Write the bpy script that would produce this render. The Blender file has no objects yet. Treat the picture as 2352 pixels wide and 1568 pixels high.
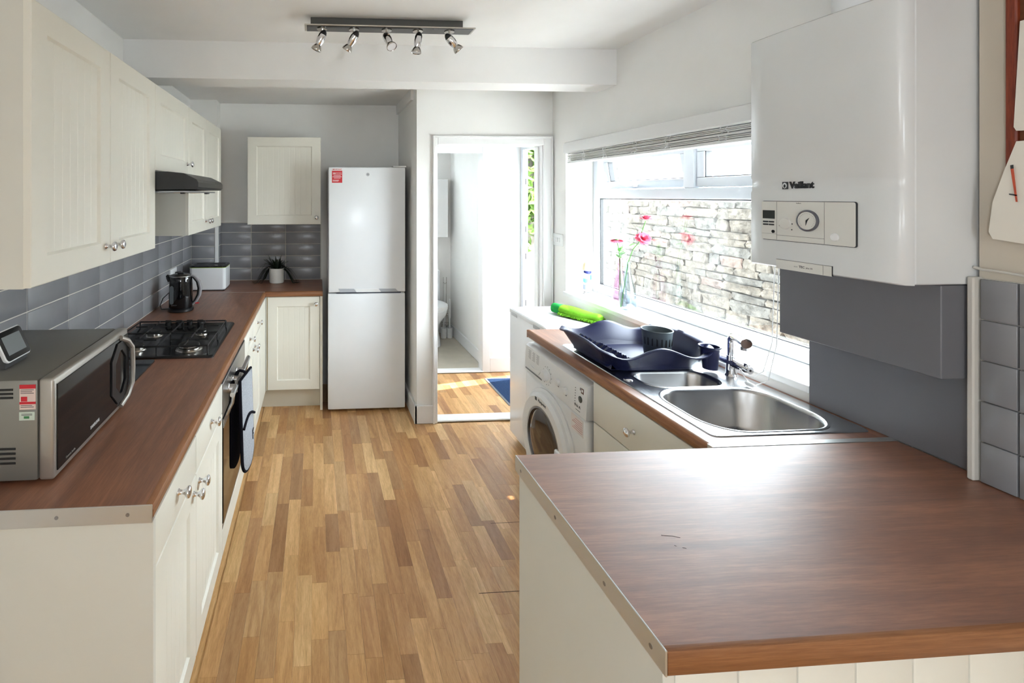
import bpy, bmesh, math, random
from mathutils import Vector, Matrix
R = math.radians
random.seed(7)
SC = bpy.context.scene
COL = SC.collection

# ------------------------------------------------------------------ camera
F, CX, CY, CAMH = 1097.0, 800.0, 450.0, 1.634          # focal length / principal point in pixels of 2352x1568
YAW = math.atan((CX - 727.0) / F)
cam = bpy.data.cameras.new('camera')
cam.sensor_fit = 'HORIZONTAL'; cam.sensor_width = 36.0
cam.lens = F / 2352.0 * 36.0
cam.shift_x = (1176.0 - CX) / 2352.0
cam.shift_y = (CY - 784.0) / 2352.0
cam.clip_start = 0.02; cam.clip_end = 200
camo = bpy.data.objects.new('camera', cam); COL.objects.link(camo)
camo.location = (0, 0, CAMH); camo.rotation_euler = (R(90), 0, -YAW)
SC.camera = camo

# ------------------------------------------------------------------ world, sun, exposure
SC.view_settings.view_transform = 'Standard'
SC.view_settings.look = 'None'
SC.view_settings.gamma = 1.0
SC.view_settings.use_curve_mapping = False
SC.view_settings.exposure = 2.0
w = bpy.data.worlds.new('sky'); SC.world = w; w.use_nodes = True
bg = w.node_tree.nodes['Background']
bg.inputs[0].default_value = (0.86, 0.935, 1.0, 1); bg.inputs[1].default_value = 8.6
sun = bpy.data.lights.new('sun', 'SUN'); sun.energy = 3.5; sun.angle = R(0.6); sun.color = (1.0, 0.95, 0.87)
suno = bpy.data.objects.new('sun', sun); COL.objects.link(suno)
SUNDIR = Vector((0.90, 0.22, 1.75)).normalized()
suno.rotation_euler = SUNDIR.to_track_quat('Z', 'Y').to_euler(); suno.location = (6, 3, 8)
def portal(name, loc, rot, sx, sy):
    l = bpy.data.lights.new(name, 'AREA'); l.shape = 'RECTANGLE'; l.size = sx; l.size_y = sy
    l.cycles.is_portal = True
    o = bpy.data.objects.new(name, l); COL.objects.link(o); o.location = loc; o.rotation_euler = rot
portal('window_portal', (2.03, 2.388, 1.466), (0, R(90), 0), 1.0, 1.66)
portal('back_fill_portal', (0.35, -2.62, 1.55), (R(90), 0, 0), .6, .44)  # samples the fill opening added in the back wall
portal('left_fill_portal', (-1.18, -1.2, 1.55), (0, R(-90), 0), .56, .56)  # samples the fill opening added in the left wall
portal('added_skylight_portal', (1.32, 3.9, 2.47), (0, 0, 0), .6, .6)  # sits over the roof light added above the lobby

# ------------------------------------------------------------------ materials
MATS = {}
def lin(c):
    return tuple(((x / 255.0) / 12.92 if x / 255.0 <= 0.04045 else ((x / 255.0 + 0.055) / 1.055) ** 2.4) for x in c)
def nodes(name):
    m = bpy.data.materials.new(name); m.use_nodes = True
    nt = m.node_tree; return m, nt, nt.nodes['Principled BSDF']
def N(nt, t, **kw):
    n = nt.nodes.new(t)
    for k, v in kw.items(): setattr(n, k, v)
    return n
def mat(name, rgb, rough=0.5, metal=0.0, spec=0.5, var=0.0, vscale=6.0, bump=0.0, bscale=80.0, coat=0.0, aniso=None, bdist=0.002):
    """plain procedural material: sRGB colour with a little noise variation and relief"""
    if name in MATS: return MATS[name]
    m, nt, b = nodes(name); c = lin(rgb)
    b.inputs['Roughness'].default_value = rough; b.inputs['Metallic'].default_value = metal
    b.inputs['Specular IOR Level'].default_value = spec; b.inputs['Coat Weight'].default_value = coat
    geo = N(nt, 'ShaderNodeNewGeometry')
    no = N(nt, 'ShaderNodeTexNoise'); no.inputs['Scale'].default_value = vscale; no.inputs['Detail'].default_value = 3
    nt.links.new(geo.outputs['Position'], no.inputs['Vector'])
    rp = N(nt, 'ShaderNodeValToRGB')
    v = max(var, 0.012)
    rp.color_ramp.elements[0].color = tuple(x * (1 - v) for x in c) + (1,); rp.color_ramp.elements[0].position = 0.3
    rp.color_ramp.elements[1].color = tuple(min(1, x * (1 + v)) for x in c) + (1,); rp.color_ramp.elements[1].position = 0.7
    nt.links.new(no.outputs['Fac'], rp.inputs[0]); nt.links.new(rp.outputs[0], b.inputs['Base Color'])
    if bump:
        n2 = N(nt, 'ShaderNodeTexNoise'); n2.inputs['Scale'].default_value = bscale; n2.inputs['Detail'].default_value = 2
        src = geo.outputs['Position']
        if aniso:
            mp = N(nt, 'ShaderNodeMapping'); mp.inputs['Scale'].default_value = aniso
            nt.links.new(src, mp.inputs[0]); src = mp.outputs[0]
        nt.links.new(src, n2.inputs['Vector'])
        bp = N(nt, 'ShaderNodeBump'); bp.inputs['Strength'].default_value = bump; bp.inputs['Distance'].default_value = bdist
        nt.links.new(n2.outputs['Fac'], bp.inputs['Height']); nt.links.new(bp.outputs[0], b.inputs['Normal'])
    MATS[name] = m; return m
def wood(name, dark, mid, light, axis, rough=0.4, spec=0.5, stretch=14.0, base=5.0, per_object=False, tint=None, smear=0.0, coat=0.0):
    """wood grain stretched along an axis; per_object mixes a tone for each plank"""
    if name in MATS: return MATS[name]
    m, nt, b = nodes(name); L = nt.links.new
    b.inputs['Roughness'].default_value = rough; b.inputs['Specular IOR Level'].default_value = spec
    b.inputs['Coat Weight'].default_value = coat; b.inputs['Coat Roughness'].default_value = 0.54; b.inputs['Coat IOR'].default_value = 1.5
    geo = N(nt, 'ShaderNodeNewGeometry'); src = geo.outputs['Position']
    if per_object:
        oi = N(nt, 'ShaderNodeObjectInfo')
        ad = N(nt, 'ShaderNodeVectorMath', operation='MULTIPLY_ADD')
        cb = N(nt, 'ShaderNodeCombineXYZ'); L(oi.outputs['Random'], cb.inputs[0]); L(oi.outputs['Random'], cb.inputs[1]); L(oi.outputs['Random'], cb.inputs[2])
        ad.inputs[1].default_value = (37, 53, 11); L(cb.outputs[0], ad.inputs[0]); L(src, ad.inputs[2]); src = ad.outputs[0]
    mp = N(nt, 'ShaderNodeMapping'); s = [stretch, stretch, stretch]; s['xyz'.index(axis)] = 1.0
    mp.inputs['Scale'].default_value = s; L(src, mp.inputs[0])
    n1 = N(nt, 'ShaderNodeTexNoise'); n1.inputs['Scale'].default_value = base * 0.32; n1.inputs['Detail'].default_value = 5; n1.inputs['Distortion'].default_value = 1.1
    n2 = N(nt, 'ShaderNodeTexNoise'); n2.inputs['Scale'].default_value = base * 3.0; n2.inputs['Detail'].default_value = 4; n2.inputs['Roughness'].default_value = 0.7
    L(mp.outputs[0], n1.inputs['Vector']); L(mp.outputs[0], n2.inputs['Vector'])
    mx = N(nt, 'ShaderNodeMath', operation='MULTIPLY_ADD'); mx.inputs[1].default_value = 0.55
    h = N(nt, 'ShaderNodeMath', operation='MULTIPLY'); h.inputs[1].default_value = 0.45
    L(n2.outputs['Fac'], h.inputs[0]); L(n1.outputs['Fac'], mx.inputs[0]); L(h.outputs[0], mx.inputs[2])
    rp = N(nt, 'ShaderNodeValToRGB'); e = rp.color_ramp.elements
    e[0].position = 0.36; e[0].color = lin(dark) + (1,); e[1].position = 0.64; e[1].color = lin(light) + (1,)
    k = e.new(0.5); k.color = lin(mid) + (1,)
    L(mx.outputs[0], rp.inputs[0]); out = rp.outputs[0]
    if per_object:
        r2 = N(nt, 'ShaderNodeValToRGB'); e2 = r2.color_ramp.elements; r2.color_ramp.interpolation = 'LINEAR'
        cols = tint; e2[0].position = 0.0; e2[0].color = lin(cols[0]) + (1,); e2[1].position = 1.0; e2[1].color = lin(cols[-1]) + (1,)
        for i, c in enumerate(cols[1:-1]):
            q = e2.new((i + 1) / (len(cols) - 1)); q.color = lin(c) + (1,)
        L(oi.outputs['Random'], r2.inputs[0])
        mu = N(nt, 'ShaderNodeMix', data_type='RGBA', blend_type='MULTIPLY'); mu.inputs[0].default_value = 1.0
        L(out, mu.inputs[6]); L(r2.outputs[0], mu.inputs[7]); out = mu.outputs[2]
    L(out, b.inputs['Base Color'])
    bp = N(nt, 'ShaderNodeBump'); bp.inputs['Strength'].default_value = 0.12; bp.inputs['Distance'].default_value = 0.001
    L(n2.outputs['Fac'], bp.inputs['Height']); L(bp.outputs[0], b.inputs['Normal'])
    if smear:
        n3 = N(nt, 'ShaderNodeTexNoise'); n3.inputs['Scale'].default_value = 6; n3.inputs['Detail'].default_value = 5; L(geo.outputs['Position'], n3.inputs['Vector'])
        mr = N(nt, 'ShaderNodeMapRange'); mr.inputs[1].default_value = 0.3; mr.inputs[2].default_value = 0.75; mr.inputs[3].default_value = rough - smear; mr.inputs[4].default_value = rough + smear
        L(n3.outputs['Fac'], mr.inputs[0]); L(mr.outputs[0], b.inputs['Roughness'])
    MATS[name] = m; return m
def glass(name, tint=(1, 1, 1), refl=0.06, rough=0.0, edge=0.55):
    if name in MATS: return MATS[name]
    m, nt, b = nodes(name); nt.nodes.remove(b); L = nt.links.new
    out = nt.nodes['Material Output']
    tr = N(nt, 'ShaderNodeBsdfTransparent'); tr.inputs[0].default_value = tint + (1,)
    gl = N(nt, 'ShaderNodeBsdfGlossy'); gl.inputs['Roughness'].default_value = rough
    lw = N(nt, 'ShaderNodeLayerWeight'); lw.inputs[0].default_value = 0.15
    mr = N(nt, 'ShaderNodeMapRange'); mr.inputs[3].default_value = refl; mr.inputs[4].default_value = edge
    mx = N(nt, 'ShaderNodeMixShader')
    L(lw.outputs['Facing'], mr.inputs[0]); L(mr.outputs[0], mx.inputs[0]); L(tr.outputs[0], mx.inputs[1]); L(gl.outputs[0], mx.inputs[2]); L(mx.outputs[0], out.inputs[0])
    MATS[name] = m; return m
def frosted(name):
    m, nt, b = nodes(name); nt.nodes.remove(b); out = nt.nodes['Material Output']
    tr = N(nt, 'ShaderNodeBsdfTranslucent'); tr.inputs[0].default_value = (.9, .92, .92, 1)
    df = N(nt, 'ShaderNodeBsdfDiffuse'); df.inputs[0].default_value = (.9, .9, .9, 1)
    mx = N(nt, 'ShaderNodeMixShader'); mx.inputs[0].default_value = 0.4
    nt.links.new(tr.outputs[0], mx.inputs[1]); nt.links.new(df.outputs[0], mx.inputs[2]); nt.links.new(mx.outputs[0], out.inputs[0])
    return m
M_WALL = mat('white_emulsion', (242, 241, 238), 0.75, spec=0.2, bump=0.10, bscale=180)
M_CEIL = mat('ceiling_emulsion', (244, 243, 241), 0.8, spec=0.15, bump=0.08, bscale=150)
M_TRIM = mat('white_gloss_paint', (240, 240, 240), 0.3, bump=0.05, bscale=60)
M_CREAM = mat('cream_foil_door', (232, 229, 217), 0.38, spec=0.45, bump=0.03, bscale=300)
M_CREAMB = mat('cream_carcass', (218, 216, 206), 0.5, spec=0.35, bump=0.03, bscale=300)
M_PLINTH = mat('plinth_cream', (214, 207, 190), 0.5)
M_WHITE = mat('white_enamel', (236, 238, 240), 0.22, spec=0.5)
M_WHITEP = mat('white_plastic', (232, 233, 233), 0.35)
M_BOILER = mat('boiler_enamel', (222, 224, 224), 0.25, spec=0.5, bump=0.02, bscale=250)
M_BOILERP = mat('boiler_panel_plastic', (222, 221, 215), 0.4)
M_UPVC = mat('white_upvc', (222, 228, 236), 0.25)
M_TILE = mat('grey_ceramic', (138, 138, 142), 0.26, spec=0.5, var=0.05, vscale=9, bump=0.03, bscale=25)
M_GROUT = mat('pale_grout', (206, 202, 194), 0.9, spec=0.1, bump=0.2, bscale=300)
M_GREYP = mat('grey_board_paint', (108, 108, 113), 0.45, var=0.04, vscale=4, bump=0.04, bscale=200)
M_STEEL = mat('brushed_steel', (190, 190, 190), 0.28, metal=1.0, bump=0.06, bscale=60, aniso=(1, 30, 1))
M_STEELD = mat('dark_brushed_steel', (150, 150, 152), 0.34, metal=1.0, bump=0.06, bscale=60, aniso=(1, 30, 1))
M_SINK = mat('sink_steel', (196, 198, 200), 0.24, metal=1.0, bump=0.05, bscale=40, aniso=(20, 1, 1))
M_CHROME = mat('chrome', (225, 225, 228), 0.06, metal=1.0)
M_SATIN = mat('satin_nickel', (190, 186, 180), 0.2, metal=1.0)
M_ALU = mat('aluminium_strip', (205, 205, 203), 0.38, metal=0.9, bump=0.06, bscale=300)
M_BLACK = mat('black_plastic', (22, 22, 24), 0.35)
M_BLACKG = mat('black_gloss', (10, 10, 12), 0.06, spec=0.6)
M_IRON = mat('cast_iron', (24, 24, 25), 0.55, bump=0.2, bscale=300)
M_HOB = mat('hob_dark_steel', (72, 72, 74), 0.22, metal=0.9, var=0.05)
M_MWSIDE = mat('microwave_grey_metal', (140, 139, 134), 0.45, metal=0.55, bump=0.05, bscale=500)
M_MWTOP = M_MWSIDE
M_MWTRIM = mat('microwave_silver_trim', (176, 172, 165), 0.35, metal=0.7)
M_NAVY = mat('navy_plastic', (20, 26, 62), 0.42, spec=0.35)
M_GREYPL = mat('grey_green_plastic', (70, 78, 82), 0.35)
M_LIME = mat('lime_microfibre', (112, 176, 44), 0.9, spec=0.1, var=0.10, vscale=60, bump=0.6, bscale=260)
M_GREEN = mat('green_cuff', (40, 150, 70), 0.85, spec=0.1, var=0.1, vscale=40)
M_LEAF = mat('leaf_green', (70, 130, 50), 0.5, var=0.2, vscale=40)
M_DLEAF = mat('dark_leaf', (26, 40, 24), 0.4, var=0.3, vscale=30)
M_PINK = mat('pink_petal', (226, 104, 130), 0.6, spec=0.2, var=0.12, vscale=60)
M_POT = mat('white_pot', (224, 222, 216), 0.5)
M_TEXT = mat('dark_print', (40, 42, 46), 0.5)
M_SILVER = mat('silver_print', (205, 205, 205), 0.4)
M_WPRINT = mat('white_print', (235, 235, 235), 0.5)
M_RED = mat('red_sticker', (205, 30, 44), 0.45)
M_PAPER = mat('white_paper', (232, 226, 214), 0.8, spec=0.1)
M_REDWOOD = wood('red_brown_wood', (96, 34, 16), (122, 48, 24), (146, 66, 36), 'z', 0.5, base=8)
M_GLOVE = mat('grey_marl_cloth', (165, 168, 174), 0.95, spec=0.05, var=0.16, vscale=160, bump=0.6, bscale=400)
M_GLOVEB = mat('black_cloth', (28, 27, 34), 0.95, spec=0.05, bump=0.5, bscale=400)
M_MATB = mat('blue_ribbed_mat', (58, 80, 116), 0.95, spec=0.05, var=0.25, vscale=140, bump=0.8, bscale=220)
M_MATG = mat('grey_mat_edge', (120, 120, 124), 0.8)
M_LINO = mat('beige_vinyl', (196, 188, 172), 0.45, var=0.06, vscale=9)
M_GLASS = glass('window_glass', (0.96, 0.98, 0.98), 0.05)
M_VASE = glass('clear_vase_glass', (0.83, 0.88, 0.90), 0.08, edge=0.75)
M_VASEP = glass('pink_vase_glass', (0.92, 0.80, 0.88), 0.08, edge=0.7)
M_FROST = frosted('frosted_door_glass')
M_SCREEN = mat('grey_screen', (120, 126, 128), 0.2)
M_DRUM = mat('dark_door_glass', (58, 46, 38), 0.08, spec=0.6, var=0.2, vscale=6)
M_STONE = mat('weathered_stone', (78, 73, 66), 0.9, spec=0.1, var=0.5, vscale=22, bump=1.0, bscale=26, bdist=0.025)
M_STONE2 = mat('reddish_stone', (84, 72, 66), 0.9, spec=0.1, var=0.5, vscale=22, bump=1.0, bscale=26, bdist=0.025)
M_STONE3 = mat('grey_stone', (74, 72, 68), 0.9, spec=0.1, var=0.5, vscale=22, bump=1.0, bscale=26, bdist=0.025)
M_MORTAR = mat('sandy_mortar', (112, 107, 99), 0.95, spec=0.05, var=0.15, bump=0.8, bscale=60)
M_MOSS = mat('moss', (58, 66, 34), 0.95, spec=0.05, var=0.4, vscale=30, bump=1.0, bscale=90)
M_CONC = mat('concrete', (205, 202, 196), 0.9, var=0.12)
M_WT_Y = wood('walnut_worktop_along', (112, 68, 46), (134, 84, 57), (158, 104, 72), 'y', 0.46, spec=0.8, smear=0.05, coat=0.9)
M_WT_X = wood('walnut_worktop_across', (112, 68, 46), (134, 84, 57), (158, 104, 72), 'x', 0.46, spec=0.8, smear=0.05, coat=0.9)
M_EDGE_Y = wood('worktop_edge_along', (118, 74, 44), (140, 92, 57), (160, 110, 72), 'y', 0.4, stretch=20)
M_EDGE_X = wood('worktop_edge_across', (118, 74, 44), (140, 92, 57), (160, 110, 72), 'x', 0.4, stretch=20)
FT = [(184, 146, 114), (222, 190, 150), (250, 222, 184), (200, 162, 126), (242, 212, 170), (172, 136, 108), (254, 232, 196), (222, 186, 142)]
M_FLOOR = wood('oak_laminate', (206, 178, 144), (230, 206, 172), (248, 230, 200), 'y', 0.28, spec=0.5, stretch=10, base=9, per_object=True, tint=FT)

# ------------------------------------------------------------------ mesh helpers
ORG = {}
def ident(s, t, n): return (s, t, n)
def facing(face, p):
    """(s along, t up, n outward) -> world for a vertical face at plane p"""
    if face == '+x': return lambda s, t, n: (p + n, s, t)
    if face == '-x': return lambda s, t, n: (p - n, s, t)
    if face == '-y': return lambda s, t, n: (s, p - n, t)
    if face == '+z': return lambda s, t, n: (s, t, p + n)
class MB:
    def __init__(self, T=None): self.v = []; self.f = []; self.T = T or ident
    def add(self, vs, fs):
        k = len(self.v); self.v += [self.T(*p) for p in vs]; self.f += [tuple(i + k for i in q) for q in fs]; return self
    def box(self, x0, x1, y0, y1, z0, z1, b=0.0, seg=1):
        x0, x1 = min(x0, x1), max(x0, x1); y0, y1 = min(y0, y1), max(y0, y1); z0, z1 = min(z0, z1), max(z0, z1)
        vs = [(x0, y0, z0), (x1, y0, z0), (x1, y1, z0), (x0, y1, z0), (x0, y0, z1), (x1, y0, z1), (x1, y1, z1), (x0, y1, z1)]
        fs = [(0, 3, 2, 1), (4, 5, 6, 7), (0, 1, 5, 4), (1, 2, 6, 5), (2, 3, 7, 6), (3, 0, 4, 7)]
        if b > 0:
            bm = bmesh.new(); bv = [bm.verts.new(p) for p in vs]
            for q in fs: bm.faces.new([bv[i] for i in q])
            bmesh.ops.bevel(bm, geom=bm.edges[:], offset=b, segments=seg, profile=0.5, affect='EDGES')
            bm.verts.index_update()
            vs = [tuple(v.co) for v in bm.verts]; fs = [tuple(v.index for v in q.verts) for q in bm.faces]; bm.free()
        return self.add(vs, fs)
    def lathe(self, prof, c=(0, 0, 0), axis='z', seg=24, sx=1.0, sy=1.0, cap=True):
        vs, fs = [], []
        for r, h in prof:
            for i in range(seg):
                a = 2 * math.pi * i / seg; p, q = r * math.cos(a) * sx, r * math.sin(a) * sy
                d = {'z': (p, q, h), 'x': (h, p, q), 'y': (q, h, p), '-x': (-h, q, p), '-y': (p, -h, q)}[axis]
                vs.append((c[0] + d[0], c[1] + d[1], c[2] + d[2]))
        n = len(prof)
        for j in range(n - 1):
            for i in range(seg):
                k = (i + 1) % seg; fs.append((j * seg + i, j * seg + k, (j + 1) * seg + k, (j + 1) * seg + i))
        if cap:
            if prof[0][0] > 1e-6: fs.append(tuple(reversed(range(seg))))
            if prof[-1][0] > 1e-6: fs.append(tuple((n - 1) * seg + i for i in range(seg)))
        return self.add(vs, fs)
    def tube(self, path, r, seg=8, closed=False):
        P = [Vector(p) for p in path]; n = len(P); vs, fs = [], []; up = None
        rr = r if isinstance(r, (list, tuple)) else [r] * n
        for i in range(n):
            if closed: t = (P[(i + 1) % n] - P[i - 1]).normalized()
            else: t = (P[min(i + 1, n - 1)] - P[max(i - 1, 0)]).normalized()
            if up is None:
                up = Vector((0, 0, 1)) if abs(t.z) < 0.9 else Vector((1, 0, 0))
            up = (up - t * up.dot(t)).normalized(); s = t.cross(up)
            for k in range(seg):
                a = 2 * math.pi * k / seg; q = P[i] + (up * math.cos(a) + s * math.sin(a)) * rr[i]; vs.append(tuple(q))
        for i in range(n if closed else n - 1):
            j = (i + 1) % n
            for k in range(seg):
                l = (k + 1) % seg; fs.append((i * seg + k, i * seg + l, j * seg + l, j * seg + k))
        if not closed: fs.append(tuple(reversed(range(seg)))); fs.append(tuple((n - 1) * seg + k for k in range(seg)))
        return self.add(vs, fs)
    def loft(self, loops, cap0=True, cap1=True):
        n = len(loops[0]); vs = [p for l in loops for p in l]; fs = []
        for j in range(len(loops) - 1):
            for i in range(n):
                k = (i + 1) % n; fs.append((j * n + i, j * n + k, (j + 1) * n + k, (j + 1) * n + i))
        if cap0: fs.append(tuple(reversed(range(n))))
        if cap1: fs.append(tuple((len(loops) - 1) * n + i for i in range(n)))
        return self.add(vs, fs)
    def prism(self, poly, a0, a1, axis='y'):
        def m(p, a): return {'y': (p[0], a, p[1]), 'x': (a, p[0], p[1]), 'z': (p[0], p[1], a)}[axis]
        return self.loft([[m(p, a0) for p in poly], [m(p, a1) for p in poly]])
    def mesh(self, name, org=(0, 0, 0), smooth=True, ang=35):
        me = bpy.data.meshes.new(name)
        me.from_pydata([(p[0] - org[0], p[1] - org[1], p[2] - org[2]) for p in self.v], [], self.f)
        bm = bmesh.new(); bm.from_mesh(me); bmesh.ops.recalc_face_normals(bm, faces=bm.faces[:]); bm.to_mesh(me); bm.free()
        if smooth:
            me.polygons.foreach_set('use_smooth', [True] * len(me.polygons)); me.set_sharp_from_angle(angle=R(ang))
        me.update(); return me
    def build(self, name, m, parent=None, smooth=True, ang=35, label=None):
        org = ORG.get(parent.name, (0, 0, 0)) if parent else (0, 0, 0)
        me = self.mesh(name, org, smooth, ang); me.materials.append(m)
        o = bpy.data.objects.new(name, me); COL.objects.link(o)
        if parent: o.parent = parent; ORG[o.name] = org
        if label: o['label'] = label
        return o
def rrect(x0, x1, y0, y1, r, z, seg=6):
    out = []
    for cx, cy, a0 in ((x1 - r, y1 - r, 0), (x0 + r, y1 - r, 90), (x0 + r, y0 + r, 180), (x1 - r, y0 + r, 270)):
        for i in range(seg + 1):
            a = R(a0 + 90.0 * i / seg); out.append((cx + r * math.cos(a), cy + r * math.sin(a), z))
    return out
def tag(o, label, cat=None, group=None, kind=None):
    o['label'] = label
    if cat: o['category'] = cat
    if group: o['group'] = group
    if kind: o['kind'] = kind
    return o
def thing(name, label, cat, loc, group=None):
    o = bpy.data.objects.new(name, None); COL.objects.link(o); o.location = loc; o.empty_display_size = 0.05
    ORG[o.name] = tuple(loc); return tag(o, label, cat, group)
def struct(name, mb, m, label, cat, smooth=False):
    return tag(mb.build(name, m, None, smooth), label, cat, None, 'structure')
def child_copy(mesh_obj, parent, loc, rotz=0.0, scale=None, rot=None):
    c = mesh_obj.copy(); COL.objects.link(c); c.parent = parent
    o = ORG.get(parent.name, (0, 0, 0)); c.location = (loc[0] - o[0], loc[1] - o[1], loc[2] - o[2])
    c.rotation_euler = rot if rot else (0, 0, rotz)
    if scale: c.scale = scale
    return c
def piece(name, me, parent, loc, rot=(0, 0, 0), scale=(1, 1, 1), m=None):
    """an object on shared mesh data placed in world space under a parent"""
    o = bpy.data.objects.new(name, me); COL.objects.link(o); o.parent = parent
    g = ORG.get(parent.name, (0, 0, 0)) if parent else (0, 0, 0)
    o.location = (loc[0] - g[0], loc[1] - g[1], loc[2] - g[2]); o.rotation_euler = rot; o.scale = scale
    if m:
        o.material_slots[0].link = 'OBJECT'; o.material_slots[0].material = m
    ORG[o.name] = tuple(loc) if rot == (0, 0, 0) else g
    return o
def text(name, s, size, o, ux, uy, m, parent, ext=0.0004, bold=0.0, align='CENTER', sx=1.0):
    cu = bpy.data.curves.new(name, 'FONT'); cu.body = s; cu.size = size; cu.extrude = ext; cu.offset = bold
    cu.align_x = align; cu.align_y = 'CENTER'; cu.resolution_u = 2
    t = bpy.data.objects.new(name, cu); COL.objects.link(t)
    dg = bpy.context.evaluated_depsgraph_get(); me = bpy.data.meshes.new_from_object(t.evaluated_get(dg))
    bpy.data.objects.remove(t); bpy.data.curves.remove(cu)
    ux = Vector(ux).normalized(); uy = Vector(uy).normalized(); n = ux.cross(uy); o = Vector(o)
    g = Vector(ORG.get(parent.name, (0, 0, 0)))
    for v in me.vertices:
        p = v.co.copy(); v.co = o + ux * p.x * sx + uy * p.y + n * p.z - g
    me.materials.clear(); me.materials.append(m); me.name = name
    ob = bpy.data.objects.new(name, me); COL.objects.link(ob); ob.parent = parent
    return ob

# ------------------------------------------------------------------ the room shell
WL, WR, YB, YD, ZC = -1.04, 1.73, 4.17, 3.40, 2.48
BK = -2.6
floor = struct('floor', MB().box(WL - .1, 2.0, BK, 4.40, -0.10, -0.006), M_FLOOR, 'oak laminate floor of narrow staggered strips', 'floor')
# laminate strips, each its own piece
bm_ = MB().box(-.5, .5, -.5, .5, -.5, .5).mesh('floor_strip', smooth=False); bm_.materials.append(M_FLOOR)
SW = 0.0635
def strips(x0, x1, y0, y1, rnd):
    x = x0
    while x < x1 - 0.005:
        wd = min(SW, x1 - x); y = y0 - rnd.uniform(0, 0.38)
        while y < y1:
            ln = rnd.choice((0.26, 0.34, 0.40, 0.46)); a, b = max(y, y0), min(y + ln, y1)
            if b - a > 0.004:
                piece('floor_strip', bm_, floor, (x + wd / 2, (a + b) / 2, -0.003), scale=(wd - 0.0005, b - a - 0.0005, 0.006))
            y += ln
        x += wd
strips(-0.40, .702, 1.40, 3.80, random.Random(3))
strips(.702, 1.32, 1.40, 3.381, random.Random(5))
strips(0.83, 1.93, 3.52, 4.32, random.Random(9))
hs = MB().box(.667, .90, 1.924, 1.926, -.0005, .0006).box(.868, 1.10, 2.332, 2.3335, -.0005, .0006)
hs.build('hatch_seam', mat('dark_seam', (70, 50, 36), .8), floor)
struct('ceiling', MB().box(WL - .1, 2.0, BK, 2.65, ZC, ZC + .12), M_CEIL, 'white ceiling above the kitchen', 'ceiling')
struct('ceiling', MB().box(WL - .1, 2.0, 2.84, YB + .1, 2.43, ZC + .12), M_CEIL, 'lower white ceiling over the fridge alcove and doorway', 'ceiling')
struct('trim_1', MB().box(WL, WR, 2.65, 2.84, 2.275, ZC + .12), M_CEIL, 'white boxed ceiling beam crossing the kitchen', 'beam')
wall_left = struct('wall_left', MB().box(WL - .12, WL, -.92, YB + .1, -.1, 2.6).box(WL - .12, WL, BK, -1.48, -.1, 2.6).box(WL - .12, WL, -1.48, -.92, -.1, 1.27).box(WL - .12, WL, -1.48, -.92, 1.83, 2.6), M_WALL, 'white left wall with grey metro tiles', 'wall')  # gap behind the camera is an added opening for fill light
wall_far = struct('wall_far', MB().box(WL - .1, .84, YB, YB + .12, -.1, 2.6), M_WALL, 'white alcove wall behind the fridge and tiles', 'wall')
pm = MB()
pm.box(.72, .84, YD, YB, -.1, 2.6)
pm.box(.84, .855, YD, YD + .12, -.1, 2.6); pm.box(1.665, 1.98, YD, YD + .12, -.1, 2.6); pm.box(.855, 1.665, YD, YD + .12, 2.01, 2.6)
struct('wall_partition', pm, M_WALL, 'white partition wall with the open doorway', 'wall')
# corner pipe boxing
cbx = struct('wall_boxing', MB().box(WL, -.825, 4.02, YB, .91, 2.43), M_WALL, 'tiled boxing in the far left corner', 'wall')
WY0, WY1, WZ0, WZ1 = 1.556, 3.215, 0.945, 1.965
wm = MB()
wm.box(WR, 1.98, 1.10, YD + .12, -.1, WZ0); wm.box(WR, 1.98, 1.10, YD + .12, WZ1, 2.6)
wm.box(WR, 1.98, 1.10, WY0, WZ0, WZ1); wm.box(WR, 1.98, WY1, YD + .12, WZ0, WZ1)
wall_right = struct('wall_right', wm, M_WALL, 'white right wall around the window', 'wall')
M_WARMW = mat('magnolia_emulsion', (208, 198, 182), 0.75, spec=0.2, bump=0.1, bscale=180)
wall_nib = struct('wall_nib', MB().box(1.692, 1.98, BK, 1.112, -.1, 2.6), M_WARMW, 'magnolia wall nearest the camera on the right', 'wall')
# wall behind the camera, with an unseen opening added to let in fill daylight
bw = MB()
bw.box(WL - .1, .05, BK - .1, BK, -.1, 2.6); bw.box(.65, 2.0, BK - .1, BK, -.1, 2.6); bw.box(.05, .65, BK - .1, BK, 1.77, 2.6); bw.box(.05, .65, BK - .1, BK, -.1, 1.33)
struct('wall_back', bw, M_WALL, 'white wall behind the camera with an opening added for fill light', 'wall')
# tiles: shared meshes
def tile_mesh(l, h, t, face):
    mb = MB(facing(face, 0)); mb.box(-l / 2, l / 2, -h / 2, h / 2, 0, t, 0.0022, 2)
    me = mb.mesh('tile', ang=50); me.materials.append(M_TILE); return me
TP, RP = 0.2845, 0.1025
tm = tile_mesh(.2815, .0995, .009, '+x')
MB().box(WL, WL + .0085, 1.16, 4.02, .91, 1.405).build('grout', M_GROUT, wall_left)
rows = [(.912 + i * RP, min(.912 + (i + 1) * RP, 1.405)) for i in range(5)]
y = 1.777 - 3 * TP
while y < 4.0:
    for z0, z1 in rows:
        a, b = max(y, 1.165), min(y + TP, 4.015)
        if b - a > .01 and z1 - z0 > .01:
            piece('tile', tm, wall_left, (WL + .002, (a + b) / 2, (z0 + z1) / 2), scale=(1, (b - a - .0045) / .2815, (z1 - z0 - .0045) / .0995))
    y += TP
tb = tile_mesh(.2815, .0995, .009, '-y')
MB().box(-.825, .04, YB - .0085, YB, .91, 1.41).build('grout', M_GROUT, wall_far)
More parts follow.
